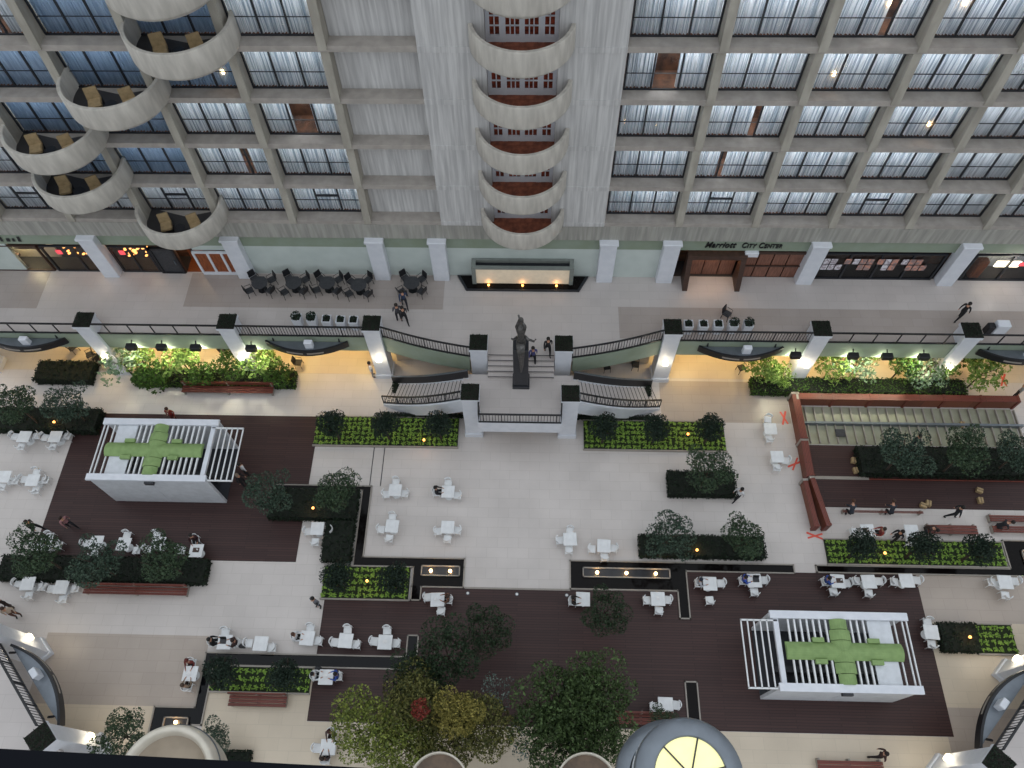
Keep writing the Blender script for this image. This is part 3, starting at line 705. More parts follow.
# ------------------------------------------------------------------ planted pillars of the terrace front
def pillar(x, y, z0, z1, label, rz=0, sconce=None, w=1.08, block=None):
    t = thing('pillar', label, 'pillar', (x, y, z0), rz); h = z1-z0
    MB().bbox(0, 0, .35, w-.1, w-.1, h-.55, .02).obj('shaft', 'white_paint', t)
    MB().bbox(0, 0, 0, w+.06, w+.06, .38, .03).obj('plinth', 'white_paint', t)
    MB().box(-w/2, w/2, -w/2, w/2, h-.22, h-.02).obj('cap', 'white_paint', t)
    r = random.Random(int(x*7+y)); u = w/2-.03
    MB().box(-w/2+.02, w/2-.02, -w/2+.02, w/2-.02, h-.04, h+.04).obj('soil', 'soil', t)
    leaves(500, lambda q: ((q.uniform(-u, u), q.uniform(-u, u), h+q.uniform(.02, .12)), (0, 0, 1)), .03, .06, .3, r).obj('planting', 'leaf_hedge', t)
    if sconce is not None:
        z = sconce; s = MB()
        y0 = -w/2-.04
        s.bbox(0, y0-.05, z, .34, .22, .3, .04); o = s.obj('sconce', 'white_glow', t)
        light('POINT', 'sconce_light', (0, y0-.4, z+.1), 24, (1, .86, .62), t, .1)
    return t
pn = ['beside the outer end of the curved stair', 'with glowing lamp between the plant beds', 'furthest out']
pn = [['first main pillar right beside the curved stair', 'second main pillar, before the lit plants', 'third main pillar, near the edge of the picture', 'outermost main pillar']]
for sx, side in ((-1, 'left'), (1, 'right')):
    for k in range(4): pillar(sx*(8.84+8.6*k), 25.45, 0, 5.5, f'tall white planted pillar on the {side}: {pn[0][k]}', 0, 2.3)
    pillar(sx*2.47, 24.2, 0, 5.5, f'white planted pillar at the top of the central steps, {side} side')
    pillar(sx*2.86, 21.35, 0, 4.7, f'white planted pillar at the front of the landing, {side} side')

# fascia floodlights
fl = [(-23.75, 'leftmost'), (-21.9, 'second from the left'), (-19.8, 'third from the left'), (-16.4, 'fourth from the left, near the curved sign')]
fr2 = [(16.35, 'nearest the curved sign'), (19.75, 'second from the curved sign'), (21.75, 'third from the curved sign'), (23.9, 'outermost')]
for side, L_ in (('left', fl), ('right', fr2)):
    for x, w in L_:
        t = thing('floodlight', f'black box floodlight, {side} green terrace edge, {w}', 'floodlight', (x, 24.72, 3.72))
        MB().bbox(0, 0, -.16, .62, .36, .34, .04).obj('housing', 'black_metal', t)
        MB().box(-.26, .26, -.13, .15, -.175, -.162).obj('lens', 'white_glow', t)
        MB().bar((0, .1, .05), (0, .38, .2), .06, .06).obj('bracket', 'black_metal', t)
        light('SPOT', 'floodlight_beam', (0, 0, -.25), 230, (1, .97, .72), t, .12, rot=(radians(10), 0, 0), spot=radians(120))
        light('POINT', 'fascia_wash', (0, .12, -.42), 16, (.95, 1, .75), t, .1)

# curved signs under the terrace edge
def crescent_sign(x, y, rz, label, z=3.55, half=2.5, bulge=.72):
    t = thing('curved_sign', label, 'sign', (x, y, z), rz)
    n = 16; pts = [(lerp(-half, half, i/n), -bulge*(1-(2*i/n-1)**2)) for i in range(n+1)]
    MB().band(pts, 0, .5, .12).obj('sign_band', 'black_metal', t)
    MB().prism(pts, .36, .42).obj('top_plate', 'grey_metal', t)
    for a, b, nm in ((.27, .47, 0), (.52, .72, 1)):
        q = [(lerp(-half, half, lerp(a, b, i/8)), 0) for i in range(9)]
        q = [(px, -bulge*(1-(px/half)**2)-.07) for px, _ in q]
        MB().band(q, .19, .31, .02).obj('pale_lettering_strip', 'rim_stone', t)
    MB().bbox(.25, -.35, .42, .5, .3, .55, .03).obj('hanger_block', 'white_paint', t)
    for e in (-half+.5, half-.5): MB().bar((e, 0, .45), (e, .1, .8), .08, .08).obj('bracket', 'black_metal', t)
    return t
crescent_sign(-13.0, 25.1, 0, 'black crescent-shaped sign under the railing left of the curved stair')
crescent_sign(13.1, 25.1, 0, 'black crescent-shaped sign under the railing right of the curved stair')
crescent_sign(-30.3, 25.1, 0, 'black crescent-shaped sign under the railing at the far left edge')
crescent_sign(29.6, 25.1, 0, 'black crescent-shaped sign under the railing at the far right edge')

# corner terraces at the lower left and lower right
for sx, side in ((-1, 'left'), (1, 'right')):
    pts = [(-27.2, 9.1), (-21.0, 2.9-.1), (-18.3, .2), (-18.3, -8), (-36, -8), (-36, 9.1)]
    struct(MB().prism([(-sx*x, y) for x, y in pts], ZT-.35, ZT).obj('terrace_floor', 'terrace_stone'))
    c = [(-sx*-25.2, 7.1), (-sx*-21.4, 3.3)]
    c = [(sx*25.0, 7.05), (sx*21.45, 3.4)]
    railing(f'diagonal black baluster railing at the lower {side} corner terrace', c, ZT+.05, 5.5, 4, True)
    pillar(sx*21.1, 2.85, 0, 5.5, f'white planted pillar set diagonally in the lower {side} corner', radians(135)*(-1 if sx > 0 else 1), 1.9)
    pillar(sx*25.7, 7.45, 0, 5.5, f'white planted pillar at the {side} edge of the picture, upper end of the diagonal railing', radians(135)*(-1 if sx > 0 else 1), 1.9)
    crescent_sign(sx*23.05, 5.35, radians(135)*(-sx), f'black crescent-shaped sign below the diagonal railing in the lower {side} corner')
for sx in (-1, 1):
    MB()
# ------------------------------------------------------------------ statue
t = thing('statue', 'tall bronze figure with outstretched arms on a slender dark monolith', 'statue', (.02, 22.6, ZL))
MB().bbox(0, .1, 0, .86, .8, 4.1, .03).obj('monolith', 'dark_stone', t)
MB().bbox(0, .1, 0, 1.0, .95, .25, .03).obj('plinth', 'dark_stone', t)
b = MB()
b.lathe([(0, -.1), (.2, 0), (.27, .4), (.22, .9), (.19, 1.2), (.27, 1.6), (.3, 1.85), (.2, 2.1), (.1, 2.2), (.11, 2.3), (.15, 2.42), (.13, 2.58), (.06, 2.68), (0, 2.7)], .02, .0, 14)
b.tube([(.2, 0, 1.0+.0), (.42, -.12, .85), (.72, -.2, .8), (.8, -.2, 1.0)], .09, 8, r2=.05)
b.tube([(-.18, 0, .9), (-.38, -.1, .8), (-.48, -.18, 1.0)], .09, 8, r2=.05)
b.tube([(.15, -.05, 1.75), (.26, -.2, 2.05), (.12, -.12, 2.5)], .07, 8, r2=.045)
b.tube([(-.2, -.05, 1.8), (-.22, -.2, 2.2), (-.05, -.1, 2.75), (-.1, -.05, 3.0)], .07, 8, r2=.05)
b.tube([(0, -.32, .7), (.03, -.42, -.2), (.05, -.42, -1.2), (.02, -.38, -2.1)], .26, 10, r2=.05)
b.obj('bronze_figure', 'bronze', t, True, (0, 0, 4.1))

# ------------------------------------------------------------------ water channels
def channel(label, outer, cuts=(), rim=.07, h=.1, wm='water'):
    """outer: list of rectangles (x0,x1,y0,y1) that together make the basin"""
    t = thing('water_channel', label, 'water channel', (outer[0][0], outer[0][2], 0)); ox, oy = outer[0][0], outer[0][2]
    def inside(x, y): return any(a < x < b and c < y < d for a, b, c, d in outer)
    w = MB()
    for a, b, c, d in outer: w.box(a-ox, b-ox, c-oy, d-oy, .0, .045)
    w.obj('water_surface', wm, t)
    m = MB(); e = .02
    for a, b, c, d in outer:
        for (x0, y0, x1, y1, nx, ny) in ((a, c, b, c, 0, -1), (a, d, b, d, 0, 1), (a, c, a, d, -1, 0), (b, c, b, d, 1, 0)):
            L = math.hypot(x1-x0, y1-y0); n = max(1, int(L/.05)); run = None
            for i in range(n+1):
                k = (i+.5)/n; free = i < n and not inside(lerp(x0, x1, k)+nx*e, lerp(y0, y1, k)+ny*e)
                if free and run is None: run = i/n
                if not free and run is not None:
                    p0, p1 = run, i/n; A = (lerp(x0, x1, p0)-ox, lerp(y0, y1, p0)-oy); B = (lerp(x0, x1, p1)-ox, lerp(y0, y1, p1)-oy)
                    m.box(min(A[0], B[0])-rim/2, max(A[0], B[0])+rim/2, min(A[1], B[1])-rim/2, max(A[1], B[1])+rim/2, 0, h); run = None
    m.obj('stone_rim', 'rim_stone', t)
    return t
def fountain_box(x0, x1, y0, y1, n, label):
    w, d = x1-x0, y1-y0; t = thing('fountain_box', label, 'fountain', ((x0+x1)/2, (y0+y1)/2, .05))
    b = MB().box(-w/2, w/2, -d/2, -d/2+.06, 0, .12).box(-w/2, w/2, d/2-.06, d/2, 0, .12).box(-w/2, -w/2+.06, -d/2, d/2, 0, .12).box(w/2-.06, w/2, -d/2, d/2, 0, .12)
    b.obj('rim', 'rim_stone', t); MB().box(-w/2, w/2, -d/2, d/2, 0, .03).obj('basin', 'dark_stone', t)
    for i in range(n):
        x = lerp(-w/2, w/2, (i+.5)/n)
        MB().lathe([(.09, .03), (.09, .1), (0, .13)], n=10).obj('warm_lamp', 'lamp_glow', t, loc=(x, 0, 0))
        light('POINT', 'warm_lamp_light', (x, 0, .3), 7, (1, .62, .25), t, .05)
channel('black water channel hooking round the hedge left of the middle court', [(-9.35, -8.83, 13.09, 17.4), (-14.6, -9.35, 17.12, 17.4), (-9.35, -3.02, 12.56, 13.09), (-5.9, -3.02, 11.45, 12.56), (-5.9, -5.37, 10.7, 11.45)])
channel('black water channel with a short leg right of the middle court', [(2.95, 8.9, 11.5, 13.1), (8.9, 9.45, 10.0, 13.1), (9.45, 15.5, 12.62, 13.1)])
channel('long black water channel along the lime bed on the right', [(16.75, 36, 12.7, 13.1), (27.55, 36, 13.1, 14.75)])
channel('blue-reflecting water channel by the lower left benches', [(-16.65, -5.3, 7.05, 7.68), (-5.87, -5.3, 7.68, 8.8), (-16.65, -16.12, 4.1, 7.05), (-18.75, -16.65, 3.7, 4.93)], wm='water_bright')
channel('narrow water slot in the dark deck near the elevator cab', [(8.88, 9.5, 4.42, 6.75)])
fountain_box(-5.45, -3.25, 12.05, 12.65, 2, 'small lit fountain box with two warm lamps left of the court')
fountain_box(3.65, 8.55, 12.15, 12.72, 3, 'long lit fountain box with three warm lamps right of the court')
fountain_box(28.4, 30.4, 13.4, 14.2, 2, 'lit fountain box at the right edge beside the lime bed')
fountain_box(-18.1, -16.8, 3.95, 4.45, 1, 'lit fountain box at the lower left by the cream dome')
struct(MB().box(-2.95, 2.95, 11.4, 11.5, -.02, .03).obj('court_edge', 'rim_stone'))
for x in (-.05, ): 
    for k, xx in enumerate((-2.75, -.02, 2.75)):
        q = thing('floor_light', f'tiny pale floor light on the deck edge of the court, {["left", "middle", "right"][k]} one', 'light', (xx, 11.15, .02))
        MB().lathe([(.07, 0), (.07, .03), (0, .05)], n=10).obj('lens', 'paper', q)
        MB().lathe([(.1, 0), (.1, .02), (.07, .03)], n=10).obj('ring', 'grey_metal', q)

# ------------------------------------------------------------------ pavilions
def pavilion(x0, x1, y0, y1, h, mirror, label, h2=3.4):
    """two white walls carrying a slatted roof; louvre end on +x, mirrored for the other one"""
    w, d = x1-x0, y1-y0; t = thing('pavilion', label, 'pavilion', ((x0+x1)/2, (y0+y1)/2, .02)); m = -1 if mirror else 1
    W2, D2 = w/2, d/2
    def bx(b, a, c, y, y2, z, z2):
        a, c = sorted((m*a, m*c)); return b.box(a, c, y, y2, z, z2)
    for nm, s in (('front_wall', -1), ('rear_wall', 1)):
        b = MB(); bx(b, -W2+.1, -.02, *sorted((s*(D2-.16), s*D2)), 0, h); bx(b, .02, W2-.1, *sorted((s*(D2-.16), s*D2)), 0, h); bx(b, -.03, .03, *sorted((s*(D2-.14), s*(D2-.02))), 0, h)
        wl = b.obj(nm, 'white_panel', t)
        b = MB(); bx(b, -W2, W2-.12, *sorted((s*(D2-.28), s*(D2+.1))), h, h+.16); b.obj('roof_beam', 'white_paint', t)
    b = MB(); bx(b, -W2+.15, -W2+.3, -D2+.2, D2-.2, 0, 1.1); bx(b, -W2+.3, W2-.8, -D2+1.2, -D2+1.5, 0, 1.0); b.obj('counter', 'charcoal', t)
    b = MB(); bx(b, -W2+.1, W2-.1, -D2+.16, D2-.16, 0, .04); b.obj('inner_floor', 'dark_frame', t)
    b = MB(); bx(b, -W2+.85, -W2+2.0, -D2+.2, D2-.2, h-.12, h-.04); b.obj('roof_panel', 'white_panel', t)
    b = MB(); bx(b, W2-.55, W2-.3, -D2+.2, D2-.2, h-.2, h); b.obj('cross_beam', 'white_paint', t)
    # slats, each a bar across the short side
    xs = [-W2+2.2+.31*i for i in range(13)]
    for x in xs: b = MB(); bx(b, x-.04, x+.04, -D2+.18, D2-.18, h-.12, h); b.obj('slat', 'white_metal', t)
    for x in (-W2+.0, -W2+.22, -W2+.62): b = MB(); bx(b, x, x+.06, -D2-.02, D2+.08, h-.1, h-.02); b.obj('end_rail', 'white_metal', t)
    # louvre frame projecting past the wall ends
    lf = MB()
    for x in (W2+.0, W2+.32, W2+.64, W2+.96, W2+1.28): bx(lf, x, x+.06, -D2+.05, D2-.35, h-.08, h)
    bx(lf, W2-.5, W2+1.34, -D2, -D2+.08, h-.08, h); bx(lf, W2-.5, W2+1.34, D2-.4, D2-.32, h-.08, h)
    lf.obj('louvre_frame', 'white_metal', t)
    # green cross
    g = MB(); n = 8; W3 = W2-.55
    def arch(b, ax, L0, L1, wd, z, rise):
        vs = []; 
        for L in (L0, L1):
            for i in range(n+1):
                u = lerp(-wd, wd, i/n); zz = z+rise*(1-(u/wd)**2)
                vs.append((m*L, u, zz) if ax == 'x' else (m*u, L, zz))
            for i in range(n+1):
                u = lerp(wd, -wd, i/n)
                vs.append((m*L, u, z-.05) if ax == 'x' else (m*u, L, z-.05))
        k = 2*(n+1); fs = [tuple(range(k)), tuple(range(2*k-1, k-1, -1))]+[(i, (i+1) % k, k+(i+1) % k, k+i) for i in range(k)]
        b.add(vs, fs)
    arch(g, 'x', -W2+.6, W2-.7, .42, h+.05, .22)
    go = g.obj('green_cross_beam', 'green_fabric', t)
    g = MB()
    for i in range(6): arch(g, 'y', lerp(-D2+.25, D2-.25, i/6), lerp(-D2+.25, D2-.25, (i+1)/6)-.03, .5 if 0 < i < 5 else .42, h+.04+.01*(i % 2), .25)
    g.obj('green_cross_wing', 'green_fabric', t)
    g = MB()
    for x in (-1.55, 1.15):
        for s in (-1, 1): g = MB(); bx(g, x-.28, x+.28, *sorted((s*.4, s*.62)), h+.02, h+.2); g.obj('green_cross_tab', 'green_fabric', t)
    bt = MB(); bx(bt, -.15, .35, -D2-.22, -D2-.05, h-.25, h+.02); bt.obj('spotlight', 'charcoal', t)
    return t
pavilion(-24.1, -17.25, 16.2, 19.85, 3.35, False, 'white kiosk with slatted roof and green cross on the left deck')
pavilion(12.6, 19.55, 5.98, 9.6, 3.35, True, 'white kiosk with slatted roof and green cross on the lower right deck')

# ------------------------------------------------------------------ wooden screens and fenced strip on the right
def screen(label, pts, h, th=.35):
    t = thing('wooden_screen', label, 'screen', (pts[0][0], pts[0][1], 0)); o = pts[0]
    L = math.dist(pts[0], pts[1]); a = math.atan2(pts[1][1]-pts[0][1], pts[1][0]-pts[0][0]); t.rotation_euler.z = a
    MB().box(0, L, -th/2, th/2, .05, h).obj('boards', 'screen_wood', t)
    MB().box(-.02, L+.02, -th/2-.04, th/2+.04, h, h+.05).obj('top_board', 'bench_wood', t)
    n = max(2, int(L/2)+1)
    for i in range(n): x = L*i/(n-1); MB().box(x-.07, x+.07, -th/2-.06, th/2+.06, 0, h+.08).obj('post', 'rim_stone' if i in (0,) else 'bench_wood', t)
    return t
screen('long reddish wooden screen along the top of the fenced strip', [(17.1, 23.5), (30.6, 23.5)], .9)
screen('reddish wooden screen down the left side of the fenced strip, upper half', [(17.0, 23.7), (17.05, 20.6)], .9)
screen('reddish wooden screen down the left side of the fenced strip, lower half', [(17.05, 20.5), (17.05, 18.2)], .9)
screen('doubled wooden screen at the lower left corner of the fenced strip, inner board', [(17.1, 18.1), (17.55, 15.2)], .9, .2)
screen('doubled wooden screen at the lower left corner of the fenced strip, outer board', [(16.75, 18.0), (16.95, 15.2)], .7, .2)
t = thing('louvre_strip', 'pale olive ribbed floor strip behind the long wooden screen', 'floor strip', (17.4, 20.65, 0))
MB().box(0, 13.1, 0, 2.6, 0, .03).obj('base', 'grate_strip', t); MB().box(0, 13.4, 1.28, 1.42, 0, .35).obj('middle_rail', 'grey_metal', t)
b = MB()
for i in range(24): b.box(.3+.56*i, .36+.56*i, .05, 1.28, .03, .2).box(.3+.56*i, .36+.56*i, 1.42, 2.5, .03, .2)
b.obj('ribs', 'rim_stone', t)
MB().bbox(2.2, .7, .2, .6, .5, .05, .02).obj('hatch', 'charcoal', t)
t = thing('floor_track', 'pale worn strip across the right-hand dark deck', 'floor strip', (17.6, 18.35, .02))
MB().box(0, 3.2, 0, .2, 0, .02).obj('track', 'rim_stone', t); MB().box(3.2, 14, .0, .1, 0, .02).obj('board_edge', 'bench_wood', t)

# ------------------------------------------------------------------ benches
def bench(x0, x1, y0, y1, label, h=.45, back=True):
    w, d = x1-x0, y1-y0; t = thing('bench', label, 'bench', ((x0+x1)/2, (y0+y1)/2, 0))
    for i in range(3): MB().box(-w/2, w/2, -d/2+d*i/3, -d/2+d*(i+1)/3-.03, h-.06, h).obj('seat_board', 'bench_wood', t)
    if back: MB().box(-w/2, w/2, d/2-.02, d/2+.06, h+.15, h+.42).obj('backrest', 'bench_wood', t)
    for x in (-w/2+.1, 0, w/2-.1):
        MB().box(x-.04, x+.04, -d/2+.03, d/2-.03, 0, h-.06).box(x-.04, x+.04, d/2-.03, d/2+.08, 0, h+.4 if back else h-.06).obj('leg', 'rim_stone', t)
    return t
bench(-24.1, -18.3, 10.6, 11.05, 'long dark red bench below the left hedge with loose trees')
bench(-14.8, -11.8, 5.0, 5.55, 'short dark red bench below the lower left lime bed')
bench(-21.65, -15.8, 23.45, 23.95, 'long reddish bench in front of the lit plants on the left')
bench(27.0, 31.5, 15.75, 16.15, 'reddish bench at the right edge, upper of two parallel ones', back=False)
bench(27.0, 31.5, 15.1, 15.5, 'reddish bench at the right edge, lower of two parallel ones', back=False)
bench(23.3, 26.1, 14.95, 15.5, 'wide reddish bench beside a seated person above the lime bed', back=False)
bench(18.7, 23.3, 16.15, 16.3, 'narrow long plank bench under the right dark deck', back=False)
bench(4.9, 8.0, 4.6, 5.1, 'short reddish bench beside the green bamboo at the bottom')
bench(15.0, 18.2, 2.6, 3.2, 'reddish bench cut by the bottom edge at the right', back=False)

# ------------------------------------------------------------------ elevator cabs
def cab(px, py, z, R, label, style):
    x, y = at(px, py, z); t = thing('elevator_cab', label, 'elevator cab', (x, y, 0))
    if style == 'glass':
        MB().lathe([(R*.65, z-.05), (R*.65, z+.02), (R*.69, z+.05), (R*.97, z-.12), (R, z-.18), (R, z-.4), (R*.95, z-.42), (R*.95, z-.6)], n=56).obj('roof_ring', 'grey_metal', t, True)
        MB().lathe([(0, z+.0), (R*.65, z-.02)], n=48).obj('lit_skylight', 'cab_glow', t)
        b = MB()
        for k in range(6): a = k*pi/3+.25; b.bar((.0, 0, z+.03), (R*.65*cos(a), R*.65*sin(a), z+.02), .035, .035)
        b.obj('skylight_ribs', 'charcoal', t)
        MB().lathe([(R*.9, z-.6), (R*.9, z-2.3)], n=48).obj('glass_body', 'dark_frame', t, True)
        MB().lathe([(R*.93, z-1.0), (R*.97, z-1.1), (R*.93, z-1.2)], n=48).obj('trim_ring', 'curtain', t, True)
        MB().lathe([(R*.91, z-2.3), (R*1.16, z-2.4), (R*1.16, z-2.9), (R*.5, z-3.1), (0, z-3.1)], n=48).obj('base_ring', 'grey_metal', t, True)
    elif style == 'dome':
        MB().lathe([(R*.8, z-.25), (R*.86, z-.06), (R*.93, z), (R, z-.1), (R*1.02, z-.4), (R, z-1.0), (R*.9, z-1.7), (R*.6, z-2.2), (0, z-2.3)], n=64).obj('domed_roof', 'cream_metal', t, True)
        MB().lathe([(0, z-.5), (R*.4, z-.5), (R*.65, z-.4), (R*.8, z-.25)], n=64).obj('roof_bowl', 'bowl_tan', t, True)
        MB().lathe([(R*1.0, z-.45), (R*1.04, z-.5), (R*1.0, z-.6)], n=64).obj('trim_ring', 'grey_metal', t, True)
    else:
        MB().lathe([(R*.93, z-.3), (R*.95, z), (R, z), (R, z-.3)], n=40).obj('rim_ring', 'cream_metal', t, True)
        MB().lathe([(0, z-.5), (R*.7, z-.35), (R*.93, z-.3)], n=40).obj('brown_roof', 'cab_brown', t, True)
        MB().lathe([(R*.96, z-.3), (R*.96, z-2.8), (0, z-2.8)], n=40).obj('body', 'glass', t, True)
        MB().lathe([(R*.3, z-.4), (R*.33, z-.28), (R*.36, z-.35)], n=30).obj('inner_ring', 'cream_metal', t, True)
    MB().box(-.2, .2, -R-.45, -R-.1, 0, 40 if z > 10 else z+2).box(-.2, .2, -R-.2, -R*.8, z-2.6, z-2.3).obj('guide_rail', 'charcoal', t)
    return t
cab(691, 776, 23, 1.27, 'grey elevator cab with a glowing ribbed round skylight, lower right of centre', 'glass')
cab(163, 778, 20, 1.32, 'large cream domed elevator cab at the lower left', 'dome')
cab(438, 785, 8.2, 1.22, 'small brown-roofed round elevator cab below the yellow bamboo', 'low')
cab(587, 787, 8.2, 1.27, 'small brown-roofed round elevator cab below the green bamboo', 'low')

# handrail in front of the photographer
t = thing('handrail', 'dark navy handrail crossing the lower left corner of the picture', 'handrail', (0, 0, 0))
e = at(0, 750, 42.1); g = at(342, 768, 42.1)
dv = Vector((g[0]-e[0], g[1]-e[1], 0)).normalized(); nv = Vector((-dv.y, dv.x, 0))
A = Vector((e[0], e[1], 42.1))-dv*1.2-nv*.03; B = Vector((g[0], g[1], 42.1))+dv*1.2-nv*.03
MB().bar(A, B, .06, .05).obj('rail', 'navy_rail', t)

# ------------------------------------------------------------------ people
def build_body(pose):
    J = {'pelvis': (0, 0, .96, .13), 'spine': (0, 0, 1.12, .12), 'chest': (0, .0, 1.32, .145), 'neck': (0, 0, 1.49, .055), 'jaw': (0, -.015, 1.56, .07), 'head': (0, -.01, 1.64, .095), 'crown': (0, .0, 1.71, .075), 'nose': (0, -.115, 1.62, .018)}
    E_ = [('pelvis', 'spine'), ('spine', 'chest'), ('chest', 'neck'), ('neck', 'jaw'), ('jaw', 'head'), ('head', 'crown'), ('head', 'nose')]
    for s, k in ((-1, 'l'), (1, 'r')):
        if pose == 'walk':
            f = s
            arm = [(s*.19, 0, 1.42, .065), (s*.24, .10*f, 1.15, .048), (s*.25, -.02+.14*f, .93, .03)]
            leg = [(s*.1, 0, .9, .1), (s*.1, -.19*f, .5, .066), (s*.1, -.22*f+(.14 if f < 0 else 0), .1, .042), (s*.11, -.36*f+(.14 if f < 0 else -.0), .05, .04)]
            if f < 0: leg[3] = (s*.11, leg[2][1]-.15, .03, .04)
        elif pose == 'sit':
            arm = [(s*.19, 0, 1.42-.45, .065), (s*.24, -.08, 1.16-.45, .048), (s*.17, -.32, 1.2-.45, .03)]
            leg = [(s*.1, -.02, .5, .1), (s*.12, -.42, .5, .07), (s*.13, -.42, .1, .042), (s*.14, -.56, .04, .04)]
        elif pose == 'kneel':
            arm = [(s*.19, -.25, 1.0, .065), (s*.22, -.38, .75, .048), (s*.18, -.5, .5, .03)]
            leg = [(s*.1, 0, .5, .1), (s*.14, -.3, .38, .07), (s*.13, -.05, .08, .042), (s*.13, -.2, .04, .04)]
        else:
            arm = [(s*.19, 0, 1.42, .065), (s*.25, .03, 1.15, .048), (s*.25, -.12 if s > 0 else 0, .95, .03)]
            leg = [(s*.1, 0, .9, .1), (s*.11, -.02, .5, .066), (s*.12, .02, .1, .042), (s*.13, -.14, .04, .04)]
        for n, p in zip(('shoulder', 'elbow', 'wrist'), arm): J[n+k] = p
        for n, p in zip(('hip', 'knee', 'ankle', 'toe'), leg): J[n+k] = p
        w = Vector(arm[2][:3]); d = (w-Vector(arm[1][:3])).normalized()
        pm = w+d*.07; J['palm'+k] = (*pm, .032); side = d.cross(Vector((s, 0, 0))).normalized()
        E_ += [('chest', 'shoulder'+k), ('shoulder'+k, 'elbow'+k), ('elbow'+k, 'wrist'+k), ('wrist'+k, 'palm'+k), ('pelvis', 'hip'+k), ('hip'+k, 'knee'+k), ('knee'+k, 'ankle'+k), ('ankle'+k, 'toe'+k)]
        for i, (o_, l) in enumerate(((-.03, .075), (-.01, .09), (.01, .085), (.03, .07))):
            J[f'finger{i}'+k] = (*(pm+side*o_+d*l+Vector((-s*.015, 0, 0))), .008); E_.append(('palm'+k, f'finger{i}'+k))
        J['thumb'+k] = (*(w+d*.05+side*-.055), .009); E_.append(('palm'+k, 'thumb'+k))
    if pose == 'sit':
        for n in ('pelvis', 'spine', 'chest', 'neck', 'jaw', 'head', 'crown', 'nose'): x, y, z, r = J[n]; J[n] = (x, y, z-.43, r)
    if pose == 'kneel':
        for n, (dy, dz) in dict(pelvis=(0, -.42), spine=(-.1, -.42), chest=(-.25, -.42), neck=(-.38, -.44), jaw=(-.44, -.45), head=(-.5, -.46), crown=(-.55, -.44), nose=(-.5, -.53)).items(): x, y, z, r = J[n]; J[n] = (x, y+dy, z+dz, r)
    names = list(J); me = bpy.data.meshes.new('body'); me.from_pydata([J[n][:3] for n in names], [(names.index(a), names.index(b)) for a, b in E_], []); me.update()
    o = bpy.data.objects.new('tmp_body', me); COL.objects.link(o)
    md = o.modifiers.new('skin', 'SKIN'); md.branch_smoothing = .3
    sub = o.modifiers.new('sub', 'SUBSURF'); sub.levels = 1; sub.render_levels = 1
    for i, n in enumerate(names):
        r = J[n][3]; v = me.skin_vertices[0].data[i]; v.radius = (r, r*(.72 if n in ('pelvis', 'spine', 'chest') else 1)); v.use_root = n == 'pelvis'
        if n in ('pelvis', 'spine', 'chest'): v.radius = (r*1.15, r*.8)
    bpy.context.view_layer.update()
    out = bpy.data.meshes.new_from_object(o.evaluated_get(bpy.context.evaluated_depsgraph_get())); bpy.data.objects.remove(o)
    out.name = 'body'; out.materials.clear()
    for m in ('skin', 'charcoal', 'charcoal', 'black_metal'): out.materials.append(MATS[m])
    def cls(a, b):
        t = a+b
        if 'toe' in t: return 3
        if any(q in t for q in ('palm', 'finger', 'thumb', 'jaw', 'head', 'crown', 'nose', 'neck')): return 0
        if any(q in t for q in ('hip', 'knee', 'ankle')): return 2
        return 1
    segs = [(Vector(J[a][:3]), Vector(J[b][:3]), cls(a, b), max(J[a][3], J[b][3])) for a, b in E_]
    for p in out.polygons:
        c = p.center; best = None
        for a, b, k, r in segs:
            d = b-a; t = max(0, min(1, (c-a).dot(d)/max(d.length_squared, 1e-9))); e = (c-a-d*t).length-r*.6
            if best is None or e < best[0]: best = (e, k)
        p.material_index = best[1]; p.use_smooth = True
    hd = J['head']; hb = MB()
    hb.lathe([(0, .118), (.06, .105), (.1, .06), (.112, 0), (.105, -.05), (.08, -.09)], 0, 0, 14, radians(0), 2*pi)
    return out, hb, hd
POSES = {p: build_body(p) for p in ('stand', 'walk', 'sit', 'kneel')}
HM = {}
def person(x, y, z, rz, pose, top, legs, hair, label, group=None):
    """rz: direction faced, 0 = towards the viewer's side (-Y)"""
    body, hb, hd = POSES[pose]
    t = thing('person', label, 'person', (x, y, z), rz, group)
    o = bpy.data.objects.new('body', body); COL.objects.link(o); o.parent = t
    for i, c in ((1, top), (2, legs)):
        if c not in MATS: mat(c, c[1:], .8, scale=8)
        o.material_slots[i].link = 'OBJECT'; o.material_slots[i].material = MATS[c]
    if hair not in MATS: mat(hair, hair[1:], .7, scale=14)
    k = (pose, hair)
    if k not in HM: HM[k] = hb.mesh('hair', hair, True)
    h = bpy.data.objects.new('hair', HM[k]); COL.objects.link(h); h.parent = t; h.location = (hd[0], hd[1]+.022, hd[2]+.012)
    return t
def person_px(px, py, zb, rz, pose, top, legs, hair, label):
    h = {'stand': .9, 'walk': .9, 'sit': .8, 'kneel': .5}[pose]
    x, y = at(px, py, zb+h); return person(x, y, zb, radians(rz), pose, top, legs, hair, label)

